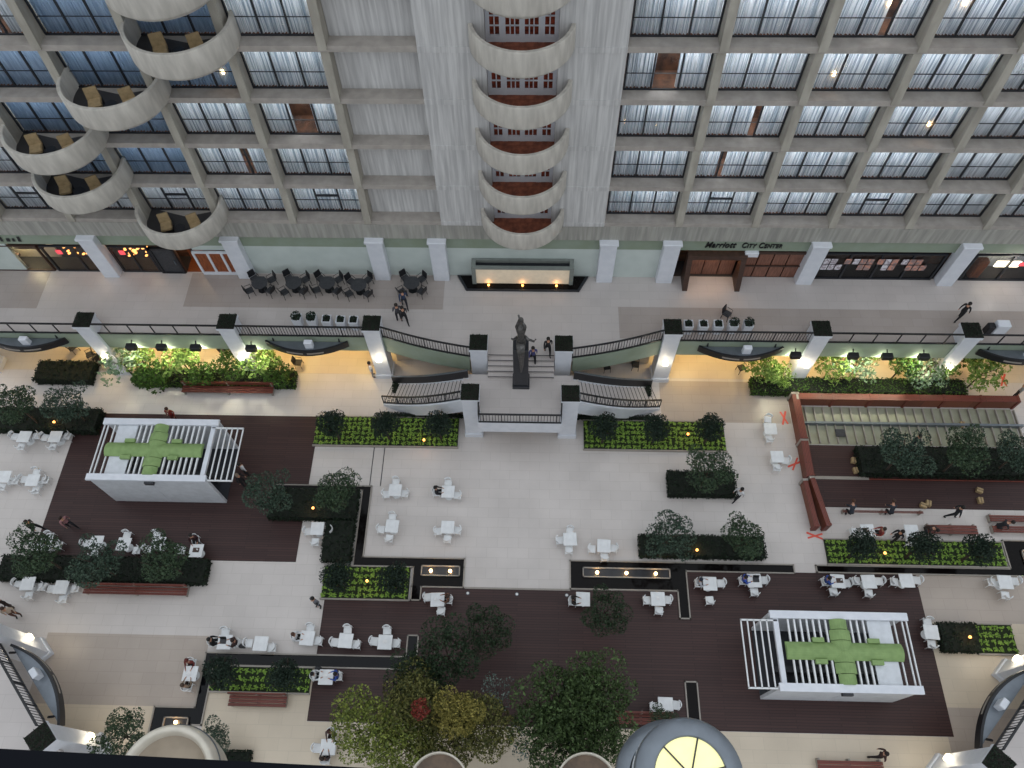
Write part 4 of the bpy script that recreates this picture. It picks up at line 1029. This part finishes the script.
# ------------------------------------------------------------------ cafe tables and chairs
def cafe_table():
    t = thing('cafe_table', 'x', 'table')
    MB().bbox(0, 0, .71, .76, .76, .035, .02).obj('tabletop', 'white_metal', t)
    MB().tube([(0, 0, .02), (0, 0, .72)], .035, 8).obj('pedestal', 'white_metal', t)
    MB().lathe([(0, .05), (.1, .04), (.25, .02), (.26, 0), (0, 0)], n=18).obj('base', 'white_metal', t)
    return t
def cafe_chair():
    t = thing('cafe_chair', 'x', 'chair')
    MB().bbox(0, 0, .43, .44, .44, .04, .03).obj('seat', 'white_metal', t)
    b = MB(); n = 8; pts = [(.22*sin(a), .02+.2*cos(a)+.02) for a in [(-1.25+2.5*i/n) for i in range(n+1)]]
    b.band(pts, .6, .82, .03); b.obj('backrest', 'white_metal', t)
    f = MB()
    f.tube([(-.2, .13, .7), (-.2, .12, .45), (0, .22, .45), (.2, .12, .45), (.2, .13, .7)], .014, 6); f.obj('back_support', 'white_metal', t)
    for x in (-.19, .19):
        for y in (-.18, .18): MB().tube([(x*1.05, y*1.05, 0), (x, y, .44)], .015, 6).obj('leg', 'white_metal', t)
    return t
CT, CC = cafe_table(), cafe_chair()
def cluster(px, py, phrase, chairs, extra=None, z=0.0, things=()):
    x, y = at(px, py, z+.74); tz = radians(random.uniform(-3, 3))
    dup(CT, (x, y, z), tz, f'square white table, {phrase}', 'square white cafe tables')
    for c in chairs:
        side, cx, cy = c[:3]; X, Y = at(cx, cy, z+.5)
        dx, dy = X-x, Y-y; d = math.hypot(dx, dy); mind = .56
        if d < mind: X, Y = x+dx/d*mind, y+dy/d*mind
        a = math.atan2(Y-y, X-x)-pi/2; rz = round(a/(pi/2))*(pi/2) if d < .75 else a
        rz += radians(random.uniform(-7, 7))
        w = {'N': 'far', 'S': 'near', 'W': 'left', 'E': 'right'}[side]
        dup(CC, (X, Y, z), rz, f'{w} white chair, table {phrase}', 'white cafe chairs')
        if len(c) > 3:
            top, legs, hair, lab = c[3:]
            fx = -sin(rz); fy = cos(rz)
            person(X, Y, z, rz, 'sit', top, legs, hair, lab)
def item(kind, px, py, z, label):
    x, y = at(px, py, z); t = thing(kind, label, kind.replace('_', ' '), (x, y, z))
    if kind == 'plate': MB().lathe([(0, .005), (.07, .006), (.11, .02), (.115, .018), (.07, 0), (0, 0)], n=16).obj('dish', 'paper', t, True)
    elif kind == 'laptop':
        MB().bbox(0, 0, 0, .34, .24, .02, .008).obj('base', 'charcoal', t); MB().add([(-.17, .12, .02), (.17, .12, .02), (.17, .2, .22), (-.17, .2, .22), (-.17, .13, .02), (.17, .13, .02), (.17, .21, .22), (-.17, .21, .22)], [(0, 1, 2, 3), (7, 6, 5, 4), (0, 4, 5, 1), (1, 5, 6, 2), (2, 6, 7, 3), (3, 7, 4, 0)]).obj('screen', 'black_metal', t)
    elif kind == 'bag':
        MB().bbox(0, 0, 0, .34, .2, .3, .05).obj('body', 'charcoal', t); MB().tube([(-.1, 0, .28), (-.06, 0, .42), (.06, 0, .42), (.1, 0, .28)], .012, 6).obj('handle', 'black_metal', t)
    elif kind == 'food_tray': MB().bbox(0, 0, 0, .36, .26, .02, .008).obj('tray', 'dark_wood', t); MB().lathe([(0, .02), (.04, .02), (.04, .1), (0, .1)], .08, .02, 10).obj('cup', 'paper', t)
    return t
BLK, WHT, BRN = '#1C1D22', '#C9CBD0', '#2C1C16'
TZ = .75
cluster(395, 490, 'upper left of the four on the middle court', [('N', 395.7, 481.7), ('W', 386, 494), ('E', 404, 493)])
cluster(448, 491.5, 'upper right of the four on the middle court', [('N', 448, 483), ('E', 457, 495), ('W', 436.5, 492, BLK, BLK, '#16120F', 'person in black seated left of the upper right table on the court')])
cluster(392, 526, 'lower left of the four on the middle court', [('N', 392.3, 517), ('W', 381, 529), ('S', 389, 538)])
cluster(447.6, 527, 'lower right of the four on the middle court', [('W', 438, 531), ('E', 457.5, 530), ('S', 447.3, 538.5)])
cluster(317, 528.3, 'in the bay beside the dark L-shaped hedge', [('W', 308, 531), ('E', 329, 530), ('S', 315, 541.5)])
cluster(570, 539, 'left of the pair above the three-lamp fountain', [('N', 570, 531), ('W', 562, 540), ('S', 569, 550)])
cluster(604, 545.7, 'right of the pair above the three-lamp fountain', [('W', 592, 548.5), ('E', 613, 548), ('S', 604.5, 555)])
cluster(24, 436.5, 'upper left of the four by the left edge', [('W', 14.5, 436), ('E', 34, 436), ('S', 22, 444)])
cluster(55, 436.5, 'upper right of the four by the left edge', [('W', 44.5, 437), ('E', 65, 436), ('S', 53, 445)])
cluster(4, 476.5, 'lower left of the four by the left edge', [('E', 13, 480), ('S', 2, 485)])
cluster(32.5, 480, 'lower right of the four by the left edge', [('N', 36, 472), ('W', 24, 479), ('E', 43, 480), ('S', 35, 488.5)])
cluster(45, 544.5, 'by the tall loose tree at the lower left of the deck', [('N', 49, 536), ('E', 58, 545), ('W', 36, 545)])
cluster(96, 542, 'on the deck edge left of the bare middle table', [('W', 86, 543), ('S', 95, 551)])
cluster(123.5, 544, 'in the middle of the deck edge above the hedge', [('N', 126.5, 535), ('E', 136, 550)])
cluster(158, 543, 'half hidden by the rightmost loose tree over the hedge', [('W', 148, 549), ('N', 156, 535)])
cluster(196, 550.5, 'at the lower right corner of the left deck', [('W', 181, 550), ('N', 195, 539.5, '#3A1D20', BLK, '#1E1512', 'person in dark red seated at the corner table of the left deck')])
cluster(27.5, 583.5, 'left of the pair below the lower left hedge', [('W', 18, 583), ('E', 41, 586.5), ('S', 28, 595)])
cluster(61, 587, 'right of the pair below the lower left hedge', [('W', 50.5, 588.5), ('E', 74.5, 588), ('S', 62, 599)])
cluster(190, 673.5, 'on the tan floor beside the bent water channel', [('N', 191.5, 663, '#6E2A26', BLK, '#5A1E18', 'person in dark red seated beyond the lone table by the bent channel'), ('S', 187.5, 687, '#8A7A68', BRN, '#4A3A2E', 'person in beige seated before the lone table by the bent channel')])
cluster(224.5, 642, 'with a seated group, leftmost above the blue-reflecting channel', [('N', 225, 632), ('W', 213.5, 642, BLK, BLK, '#14110F', 'person in black seated at the leftmost table above the blue channel'), ('E', 235, 643, '#3E2A28', BLK, '#2A1A14', 'person in dark brown seated at the leftmost table above the blue channel')])
cluster(260.5, 643.5, 'empty, second above the blue-reflecting channel', [('W', 248.5, 643), ('E', 270.5, 647)])
cluster(307, 638, 'third above the blue channel, just left of the deck', [('N', 310, 629), ('E', 317.5, 640.5), ('W', 296.5, 637, '#DADCE0', BLK, '#4A2E22', 'brown-haired person in white seated left of the deck above the channel')])
cluster(345.5, 640.5, 'left of the pair on the deck above the blue channel', [('N', 347.5, 629.5), ('W', 334.5, 642), ('E', 355.5, 644)])
cluster(385, 642, 'right of the pair on the deck above the blue channel', [('N', 387, 630.5), ('W', 374, 641), ('E', 395.5, 643)])
cluster(326, 677, 'tucked under the blue channel beside the lime bed', [('W', 315.5, 676, '#E2E4E6', BLK, '#121010', 'dark-haired person in white seated under the blue channel'), ('E', 335, 676.5, '#2C4EA0', BLK, '#1A1412', 'person in bright blue seated under the blue channel')])
cluster(328, 747, 'near the bottom edge left of the yellow bamboo', [('W', 317, 748), ('N', 332, 733, '#5A4A48', BRN, '#3A1A14', 'person seated beyond the bottom table near the yellow bamboo'), ('S', 326, 758, '#463A3A', BLK, '#2A1E18', 'person seated before the bottom table near the yellow bamboo')])
cluster(437.5, 599.5, 'just below the two-lamp fountain box', [('W', 427.5, 597), ('S', 441, 610.5), ('E', 448.5, 599.5, '#6A4A3C', BRN, '#3A261C', 'person in brown seated below the two-lamp fountain box')])
cluster(583, 599, 'partly behind the dark tree below the three-lamp fountain', [('W', 574, 601, '#2A1E1E', BLK, '#1A1210', 'person in dark clothes seated below the left end of the long fountain')])
cluster(658, 598.7, 'in front of the short leg of the right water channel', [('W', 648, 600), ('E', 667.5, 599.5), ('S', 659, 609.5)])
cluster(710, 583.5, 'leftmost right of the channel leg', [('W', 699, 583, '#B8BBC2', BLK, '#1C2030', 'dark-haired person in grey seated right of the channel leg'), ('E', 721, 583), ('S', 710, 600)])
cluster(754.5, 580.4, 'second right of the channel leg', [('E', 764, 580), ('S', 754.5, 590), ('W', 744, 580.5, '#3A58B4', BLK, '#1A1512', 'person in blue seated at the second table right of the channel leg')])
cluster(838, 581, 'leftmost above the lower right kiosk', [('E', 847, 583), ('S', 834, 591), ('W', 825.5, 581.5, '#33529E', BLK, '#17130F', 'person in blue seated above the lower right kiosk')])
cluster(869, 581.5, 'middle of three above the lower right kiosk', [('W', 858.5, 581), ('E', 879.5, 581), ('S', 869, 592)])
cluster(907, 580.5, 'right of three above the lower right kiosk', [('W', 895, 581.5), ('E', 917, 580)])
cluster(1005.5, 582, 'at the right edge below the lime bed channel', [('W', 993, 582), ('E', 1015, 581), ('S', 1006, 595)])
cluster(931.5, 632, 'at the left end of the dark and lime hedge', [('N', 928, 622), ('S', 932, 643)])
cluster(770.5, 428.5, 'upper of two left of the wooden screen', [('N', 768, 419), ('S', 769.5, 437)])
cluster(777.5, 456.5, 'lower of two left of the wooden screen', [('E', 785, 460), ('S', 777, 467)])
cluster(665.7, 705, 'near the glowing elevator skylight', [('W', 656, 706.5), ('E', 675, 705)])
cluster(868, 530.5, 'littered, above the lime bed inside the works area', [('W', 854, 531.5), ('E', 879.5, 533, '#8A3A34', BLK, '#2A1C18', 'person in red seated at the littered table above the lime bed')])
cluster(912, 531, 'bare, beside the wide reddish bench', [('S', 910, 540)])
for a in ((385, 641.5, 'round plate on the right table of the deck pair'), (325, 676, 'plate before the person in bright blue'), (189, 673, 'white plate on the lone table by the bent channel'), (658, 598, 'round plate on the table by the channel leg'), (436, 599, 'plate on the table below the two-lamp fountain')): item('plate', a[0], a[1], TZ, a[2])
item('laptop', 223, 641.5, TZ, 'open dark laptop on the leftmost table above the blue channel'); item('laptop', 756, 580, TZ, 'open laptop on the table of the person in blue by the channel leg')
item('food_tray', 839.5, 580.5, TZ, 'brown tray with a cup on the table above the kiosk'); item('food_tray', 866, 530, TZ, 'brown tray with a cup on the littered table'); item('food_tray', 196, 550, TZ, 'tray with a cup on the corner table of the left deck')
item('bag', 243, 646.5, .3, 'dark handbag beside the person in dark brown'); item('bag', 319, 669, .3, 'dark bag by the table under the blue channel')

# black octagonal tables on the terrace
def oct_table():
    t = thing('octagonal_table', 'x', 'table')
    pts = [(.52*cos(a), .52*sin(a)) for a in [pi/8+i*pi/4 for i in range(8)]]
    MB().prism(pts, .7, .74).obj('tabletop', 'charcoal', t); MB().tube([(0, 0, .03), (0, 0, .7)], .05, 8).obj('pedestal', 'black_metal', t)
    MB().prism([(.3*cos(a), .3*sin(a)) for a in [i*pi/4 for i in range(8)]], 0, .04).obj('base', 'black_metal', t); return t
def black_chair():
    t = thing('black_chair', 'x', 'chair')
    MB().bbox(0, 0, .42, .46, .44, .06, .03).obj('seat', 'charcoal', t)
    MB().add([(-.23, .2, .5), (.23, .2, .5), (.23, .25, .5), (-.23, .25, .5), (-.21, .28, .92), (.21, .28, .92), (.21, .33, .92), (-.21, .33, .92)], [(0, 3, 2, 1), (4, 5, 6, 7), (0, 1, 5, 4), (1, 2, 6, 5), (2, 3, 7, 6), (3, 0, 4, 7)]).obj('backrest', 'black_metal', t)
    for s in (-1, 1):
        MB().tube([(s*.24, -.18, .44), (s*.25, -.18, .66), (s*.25, .2, .68)], .018, 6).obj('armrest', 'black_metal', t)
        for y in (-.18, .19): MB().tube([(s*.24, y*1.15, 0), (s*.2, y, .44)], .018, 6).obj('leg', 'black_metal', t)
    return t
OT, BC = oct_table(), black_chair()
names = ['leftmost, next to the white column', 'second from the left', 'third from the left', 'fourth from the left', 'alone between two columns']
for (px, w) in zip((259.5, 293.5, 327, 358.5, 411.5), names):
    py = 282.5 if px != 358.5 else 284.5
    x, y = at(px, py, ZT+.74)
    y = min(y, 28.75)
    dup(OT, (x, y, ZT), 0, f'black octagonal terrace table, {w}', 'black octagonal tables on the terrace')
    for (a, nm) in ((45, 'far right'), (135, 'far left'), (215, 'near left'), (325, 'near right')):
        A2 = radians(a+random.uniform(-8, 8)); dd = .74
        dup(BC, (x+dd*cos(A2), y+dd*sin(A2), ZT), A2-pi/2, f'{nm} black armchair, octagonal table {w}', 'black chairs around the octagonal tables')

# white planters on the terrace
def planter(px, py, label, big, seed):
    x, y = at(px, py, ZT+.9); t = thing('planter', label, 'planter', (x, y, ZT), 0, 'square white planters on the terrace')
    b = MB(); q = [(-.27, -.27), (.27, -.27), (.27, .27), (-.27, .27)]; p = [(a*.8, c*.8) for a, c in q]; i_ = [(a*.82, c*.82) for a, c in q]
    b.add([(a, c, 0) for a, c in p]+[(a, c, .85) for a, c in q]+[(a, c, .85) for a, c in i_]+[(a, c, .78) for a, c in i_], [(3, 2, 1, 0)]+[(i, (i+1) % 4, 4+(i+1) % 4, 4+i) for i in range(4)]+[(4+i, 4+(i+1) % 4, 8+(i+1) % 4, 8+i) for i in range(4)]+[(8+i, 8+(i+1) % 4, 12+(i+1) % 4, 12+i) for i in range(4)])
    b.obj('pot', 'white_paint', t); MB().box(-.21, .21, -.21, .21, .7, .8).obj('soil', 'soil', t)
    r = random.Random(seed); s = .3 if big else .2
    leaves(160 if big else 90, blob_fn([(0, 0, .9+(.1 if big else 0), s, .8)]), .04, .09, rnd=r).obj('foliage', 'leaf_dark', t)
for k, (px, py) in enumerate(((296, 316.5), (311, 317), (326, 318), (340, 318.7), (353, 319))): planter(px, py, f'white planter with dark plant, {["leftmost", "second", "third", "fourth", "rightmost"][k]} of five left of the stair', k < 2, k)
for k, (px, py) in enumerate(((689, 323), (704, 323), (719, 323), (734, 322.7), (749, 322.7))): planter(px, py, f'white planter with dark plant, {["leftmost", "second", "third", "fourth", "rightmost"][k]} of five right of the stair', k > 2, 10+k)
x, y = at(727, 314, ZT+.4); dup(BC, (x, y, ZT), .9, 'single black chair standing behind the planters right of the stair', 'loose chair')
x, y = at(1001, 327, ZT+.5); t = thing('terrace_box', 'white and black box standing behind the railing at the far right', 'box', (x, y, ZT))
MB().bbox(0, 0, 0, .75, .5, .9, .04).obj('body', 'white_paint', t); MB().bbox(-.6, 0, 0, .4, .4, .7, .04).obj('side_unit', 'black_metal', t)

# ------------------------------------------------------------------ walking and working people
GRY = '#6E7078'
for a in [
 (403.5, 299, ZT, 20, 'walk', '#2C3A56', '#22242C', '#1E1814', 'person in navy walking on the terrace beside the lone black table'),
 (403.5, 315, ZT, 30, 'walk', '#1E1E22', '#17181C', '#18120F', 'person in black walking on the terrace above the curved railing'),
 (397.5, 312, ZT, 200, 'stand', '#4A4A52', '#2A2A30', '#241A14', 'person in grey standing beside the walker in black'),
 (548, 346, ZT, 10, 'walk', '#1A1A1E', '#141418', '#15110E', 'person in black at the head of the central steps'),
 (533, 355, ZL+.3, 10, 'walk', '#4A4A78', '#17171C', '#15110E', 'person in violet-blue on the central steps beside the statue'),
 (964, 311, ZT, 120, 'walk', '#1A191C', '#1A191C', '#1A1412', 'person in a long dark coat striding along the right terrace'),
 (371, 369, 0, 100, 'stand', '#D4D6DA', '#8A8E98', '#14110F', 'person in white standing by the glowing pillar base'),
 (67, 522.5, 0, 60, 'walk', '#9A6E70', '#1E1E24', '#2E1E18', 'person in pink walking on the lower left of the left deck'),
 (33, 526, 0, 90, 'walk', '#2A2022', '#1A1A1E', '#2C1A14', 'person in black walking above the lower left loose tree'),
 (315.5, 602, 0, -20, 'stand', GRY, '#1C1D22', '#1A1513', 'person in grey standing at the deck edge beside the lime bed'),
 (243, 469, 0, 150, 'stand', '#DADCDF', '#1C1C20', '#1A1513', 'person in white standing at the right end of the left kiosk'),
 (241, 480, 0, 80, 'stand', '#1E1E22', '#1C1C20', '#8A7A6C', 'person in black bending at the right end of the left kiosk'),
 (171, 414.5, 0, 0, 'stand', '#8A2A22', '#5A1A18', '#3A1A14', 'person in red at the top edge of the left deck'),
 (739, 494, 0, -60, 'walk', '#DCDDE0', '#1C1C20', '#14110F', 'dark-haired person in white by the dark square hedge'),
 (851, 513, 0, 180, 'kneel', '#2E3440', '#1E1E24', '#4A2E20', 'worker in dark clothes crouching left on the plank bench'),
 (891, 513, 0, 180, 'kneel', '#2A2E38', '#1E1E24', '#3E2A20', 'worker in dark clothes crouching right on the plank bench'),
 (957, 512, 0, 70, 'walk', '#20242C', '#1A1C22', '#15110E', 'worker in black bending below the right dark deck'),
 (897, 536, 0, -60, 'walk', '#1C2028', '#1A1C22', '#15110E', 'worker in black stooping between the two works tables'),
 (926, 527, 0, 30, 'kneel', '#3A2A28', '#1E1E24', '#1A1210', 'person in dark brown crouching on the wide reddish bench'),
 (998, 526, 0, 90, 'kneel', '#1E2026', '#1E1E24', '#1A1210', 'worker in black crouching at the right edge bench'),
 (881, 755, 0, 80, 'walk', '#3E2622', '#1E1616', '#20120E', 'person in dark brown at the bottom edge beside the reddish bench'),
 (4, 603, 0, -30, 'stand', '#2A1C1A', '#3A2A26', '#1A1210', 'person in dark clothes at the left edge near the corner lamp'),
 (10, 612, 0, 30, 'stand', '#B8A898', '#5A3A2E', '#3A261C', 'person in beige at the left edge above the corner lamp'),
 (1020, 391, 0, 60, 'stand', '#8A9098', '#2A2A30', '#15110E', 'person in grey at the right edge above the fenced strip'),
 (915, 441, 0, 20, 'stand', '#22262C', '#1A1C22', '#15110E', 'worker in black on the ribbed floor strip between the trees'),
 (497, 0, ZT, 0, 'stand', GRY, GRY, '#15110E', ''),
]:
    if a[-1]: person_px(*a)

# ------------------------------------------------------------------ planting
lime_bed(-12.75, -3.85, 20.05, 22.0, 'lime green planting bed with clipped trees left of the stair landing')
lime_bed(3.9, 12.55, 20.05, 22.0, 'lime green planting bed with clipped trees right of the stair landing')
lime_bed(-10.9, -6.05, 10.7, 12.5, 'lime green planting bed in the hook of the left water channel')
lime_bed(-16.05, -10.8, 5.75, 6.98, 'lime green planting bed below the blue-reflecting channel')
lime_bed(17.45, 27.4, 13.2, 14.6, 'lime green planting bed between the works area and long channel')
lime_bed(24.55, 26.6, 8.5, 10.0, 'small lime green bed at the right end of a dark hedge')
hedge(22.5, 24.5, 8.5, 10.0, .6, 'small dark square hedge joined to the lime bed at the right')
hedge(-31.4, -27.7, 24.05, 25.55, .7, 'dark square hedge under the far left curved sign')
hedge(-24.9, -14.5, 23.95, 25.03, .7, 'long green hedge bed lit by floodlights on the left', 'leaf_hedge_green')
hedge(14.5, 27.8, 23.95, 25.03, .7, 'long green hedge bed lit by floodlights on the right', 'leaf_hedge_green')
hedge(20.2, 36, 18.5, 20.3, .7, 'long dark hedge with loose trees inside the fenced area')
hedge(8.75, 12.7, 16.98, 18.5, .7, 'dark square hedge under one loose tree right of the court')
hedge(6.85, 13.9, 13.3, 14.55, .7, 'dark hedge under two loose trees above the right channel')
hedge(-29.2, -17.4, 11.25, 12.65, .7, 'long dark hedge under three loose trees below the left deck')
hedge(-34, -26.3, 20.5, 22.1, .7, 'dark hedge under two loose trees at the upper left edge')
hedge(-14.6, -9.45, 15.15, 17.02, .6, 'dark hedge under loose trees, wide arm of the L')
hedge(-11.15, -9.45, 12.7, 15.1, .6, 'dark hedge, narrow arm of the L beside the channel')
hedge(-14.9, -13.2, 1.3, 2.95, .5, 'dark square hedge beside the cream dome')
hedge(-8.2, -3.2, 23.6, 24.7, .45, 'low dark planting behind the left curved stair', 'leaf_hedge'); hedge(3.2, 8.2, 23.6, 24.7, .45, 'low dark planting behind the right curved stair', 'leaf_hedge')
hedge(-8.6, -3.4, 22.02, 22.25, .4, 'thin dark planting strip under the left curved stair'); hedge(3.5, 8.6, 22.06, 22.3, .4, 'thin dark planting strip under the right curved stair')
for px, py, w in ((332, 425, 'left on the lime bed left of the stair'), (384, 425, 'middle on the lime bed left of the stair'), (438, 425, 'right on the lime bed left of the stair'),
                  (605, 428, 'left on the lime bed right of the stair'), (657, 429, 'middle on the lime bed right of the stair'), (711, 429, 'right on the lime bed right of the stair'),
                  (338, 578, 'left on the bed in the hook of the channel'), (395, 580, 'right on the bed in the hook of the channel'),
                  (221, 674, 'left on the bed below the blue channel'), (284, 676, 'right on the bed below the blue channel'),
                  (862, 547, 'left on the long lime bed at the right'), (923, 547, 'middle on the long lime bed at the right'), (981, 550, 'right on the long lime bed at the right')):
    tree('ball', px, py-1.5, f'round clipped dark tree, {w}', sc=1.22)
for k, px, py, w, s in (('loose', 14, 404, 'left one over the hedge at the upper left edge', 1), ('loose2', 66, 403, 'right one over the hedge at the upper left edge', 1), ('loose2', 268, 492, 'between the left deck and the L hedge', 1),
                     ('loose', 336, 489, 'at the corner of the L hedge', 1), ('loose', 33, 553, 'left one over the long hedge below the left deck', 1.1), ('loose2', 95, 562, 'middle one over the long hedge below the left deck', 1.05), ('loose', 162, 559, 'right one over the long hedge below the left deck', 1.05),
                     ('loose', 709, 470, 'over the dark square hedge right of the court', 1.05), ('loose2', 670, 536, 'left one over the hedge above the right channel', 1), ('loose', 745, 537, 'right one over the hedge above the right channel', .95),
                     ('loose2', 906, 451, 'left one over the hedge in the fenced area', 1.1), ('loose', 968, 451, 'middle one over the hedge in the fenced area', 1.1), ('loose2', 1021, 452, 'right one over the hedge in the fenced area', 1),
                     ('loose', 122, 736, 'beside the cream dome at the lower left', .95), ('loose2', 212, 740, 'behind the cream dome on its right', .7)):
    tree(k, px, py, f'loose grey-green tree, {w}', sc=s)
tree('dark', 486, 630, 'dark green tree on the big deck right of the fountain table', 3.4, .8)
tree('dark', 606, 611, 'dark green tree below the three-lamp fountain', 3.4, .75)
tree('dark', 447, 655, 'dark green tree at the top of the yellow bamboo clump', 4.5, 1.0)
tree('dark', 420, 680, 'dark green tree on the left shoulder of the yellow bamboo', 4.5, .9)
for k, px, py, zc, s, w in (('lime', 368, 728, 5.0, 1.05, 'leftmost of the yellow bamboo clump'), ('lime', 405, 748, 5.3, .95, 'lowest of the yellow bamboo clump'), ('yellow', 458, 714, 6.2, .72, 'brightest, in the middle of the yellow clump'), ('olive', 484, 722, 5.0, .95, 'right shoulder of the yellow clump'), ('olive', 415, 705, 5.2, 1.15, 'green one inside the yellow clump'), ('olive', 450, 738, 4.8, 1.0, 'green one at the bottom of the yellow clump'),
                        ('green', 560, 700, 5.5, 1.2, 'upper left of the green clump'), ('green', 600, 695, 5.5, 1.1, 'upper right of the green clump'), ('green', 560, 745, 5.0, 1.2, 'lower left of the green clump'), ('green', 596, 735, 5.0, 1.0, 'lower right of the green clump')):
    tree(k, px, py, f'bushy bamboo, {w}', zc, s)
tree('dark', 575, 715, 'dark green tree in the middle of the green bamboo clump', 4.6, 1.0)
tree('red', 420, 710, 'small red-leaved shrub top inside the yellow bamboo', 7.2, .8)
tree('silver', 497, 690, 'thin pale-leaved tree right of the yellow bamboo', 5.0, .7)
tree('silver', 527, 740, 'thin pale-leaved tree left of the green bamboo', 4.5, .8)
tree('loose', 663, 722, 'small loose tree beside the elevator cab', 2.5, .6)
struct(MB().box(-9.0, -8.95, 17.45, 20, 0, .012).box(-8.35, -8.3, 17.45, 20, 0, .012).obj('trim_1', 'charcoal'))
for k, px, py, s, w in (('pale', 120, 360, 1.1, 'leftmost by the pillar'), ('bright', 137, 355, .9, 'second from the left'), ('shrubg', 150, 375, 1.1, 'low one at the left end of the hedge'), ('bright', 178, 357, 1.1, 'third from the left'), ('shrubg', 200, 372, .9, 'low one in the middle'), ('shrubg', 232, 362, 1.1, 'before the second pillar'), ('bright', 262, 360, 1.0, 'right of the second pillar'), ('shrubg', 278, 372, .9, 'at the right end of the hedge')):
    tree(k, px, py, f'floodlit shrub on the left, {w}', sc=s*1.25)
for k, px, py, s, w in (('bright', 765, 366, 1.0, 'leftmost, under the curved sign'), ('bright', 782, 375, .7, 'low one before the first pillar'), ('bright', 835, 362, 1.0, 'right of the glowing pillar'), ('pale', 858, 365, 1.0, 'middle one'), ('bright', 868, 352, .8, 'tall one under the floodlight'), ('shrubg', 905, 362, 1.1, 'before the far pillar'), ('pale', 925, 370, 1.0, 'pale one at the far pillar'), ('shrubg', 945, 362, 1.1, 'right of the far pillar'), ('bright', 985, 370, 1.1, 'rightmost before the far sign'), ('shrubg', 968, 350, 1.0, 'behind the far pillar')):
    tree(k, px, py, f'floodlit shrub on the right, {w}', sc=s*1.25)

# small orange garden lights
for px, py, w in ((313, 508, 'in the L-shaped hedge'), (424, 440, 'in the lime bed left of the stair'), (688, 434, 'in the lime bed right of the stair'), (697, 550, 'in the hedge above the right channel'), (367, 581, 'in the bed in the hook of the channel'), (970, 637, 'between dark hedge and lime bed'), (54, 422, 'in the hedge at the upper left edge'), (885, 553, 'in the long lime bed at the right')):
    x, y = at(px, py, .75); t = thing('garden_light', f'small amber garden light {w}', 'garden light', (x, y, 0))
    MB().tube([(0, 0, 0), (0, 0, .72)], .02, 6).obj('stake', 'black_metal', t); MB().lathe([(.07, .7), (.08, .78), (0, .84)], n=10).obj('lamp_head', 'amber_glow', t)
    light('POINT', 'garden_glow', (0, 0, .95), 6, (1, .6, .25), t, .05)
# dark chairs and stools under the terrace
for px, py, w in ((72, 347, 'left, under the curved sign'), (89, 354, 'first of the row by the left pillar'), (95, 356, 'second of the row by the left pillar'), (102, 360, 'third of the row by the left pillar'), (298, 362, 'under the sign left of the stair'), (607, 366, 'left behind the right curved stair'), (636, 364, 'right behind the right curved stair'), (742, 367, 'under the sign right of the stair'), (224, 350, 'behind the lit plants')):
    x, y = at(px, py, .5); dup(BC, (x, y, 0), random.uniform(0, 6), f'dark chair on the lower floor, {w}', 'dark chairs under the terrace')
# red tape markers and loose boxes at the works area
for px, py, w in ((784, 418, 'upper, left of the wooden screen'), (795, 464, 'middle, left of the wooden screen'), (815, 536, 'at the lower corner of the screens'), (1003, 380, 'at the right end of the lit hedge')):
    x, y = at(px, py, 0); t = thing('tape_marker', f'crossed red tape marker on the floor, {w}', 'marker', (x, y, .003), random.uniform(0, 3))
    MB().box(-.5, .5, -.06, .06, .006, .012).obj('strip', 'tape_red', t); MB().bar((-.35, -.3, .016), (.35, .3, .016), .1, .008).obj('strip', 'tape_red', t)
for px, py, w in ((854, 460, 'by the left end of the fenced hedge'), (856, 470, 'lower one by the fenced hedge'), (924, 505, 'left on the right deck edge'), (929, 503, 'right on the right deck edge'), (980, 490, 'upper on the right dark deck'), (981, 500, 'lower on the right dark deck'), (963, 424, 'on the ribbed strip')):
    x, y = at(px, py, .2); t = thing('cardboard_box', f'small tan box, {w}', 'box', (x, y, .02), random.uniform(0, 3))
    MB().bbox(0, 0, 0, .36, .28, .22, .02).obj('carton', 'tan_cushion', t); MB().box(-.18, .18, -.015, .015, .215, .224).obj('flap_seam', 'dark_wood', t)

# warm downlights in the soffit under the terrace
for sx, side in ((-1, 'left'), (1, 'right')):
    for k, x in enumerate((5.6, 11.2, 15.5, 19.9, 24.3, 29.0)):
        t = thing('downlight', f'round warm downlight under the {side} terrace, {["nearest the stair", "second from the stair", "third from the stair", "fourth from the stair", "fifth from the stair", "furthest from the stair"][k]}', 'lamp', (sx*x, 27.6, ZT-.36))
        MB().lathe([(.16, 0), (.18, -.03), (.14, -.05), (0, -.04)], n=14).obj('trim', 'lamp_glow', t)
        light('AREA', 'downlight_beam', (0, 0, -.08), 110, (1, .68, .24), t, .8)
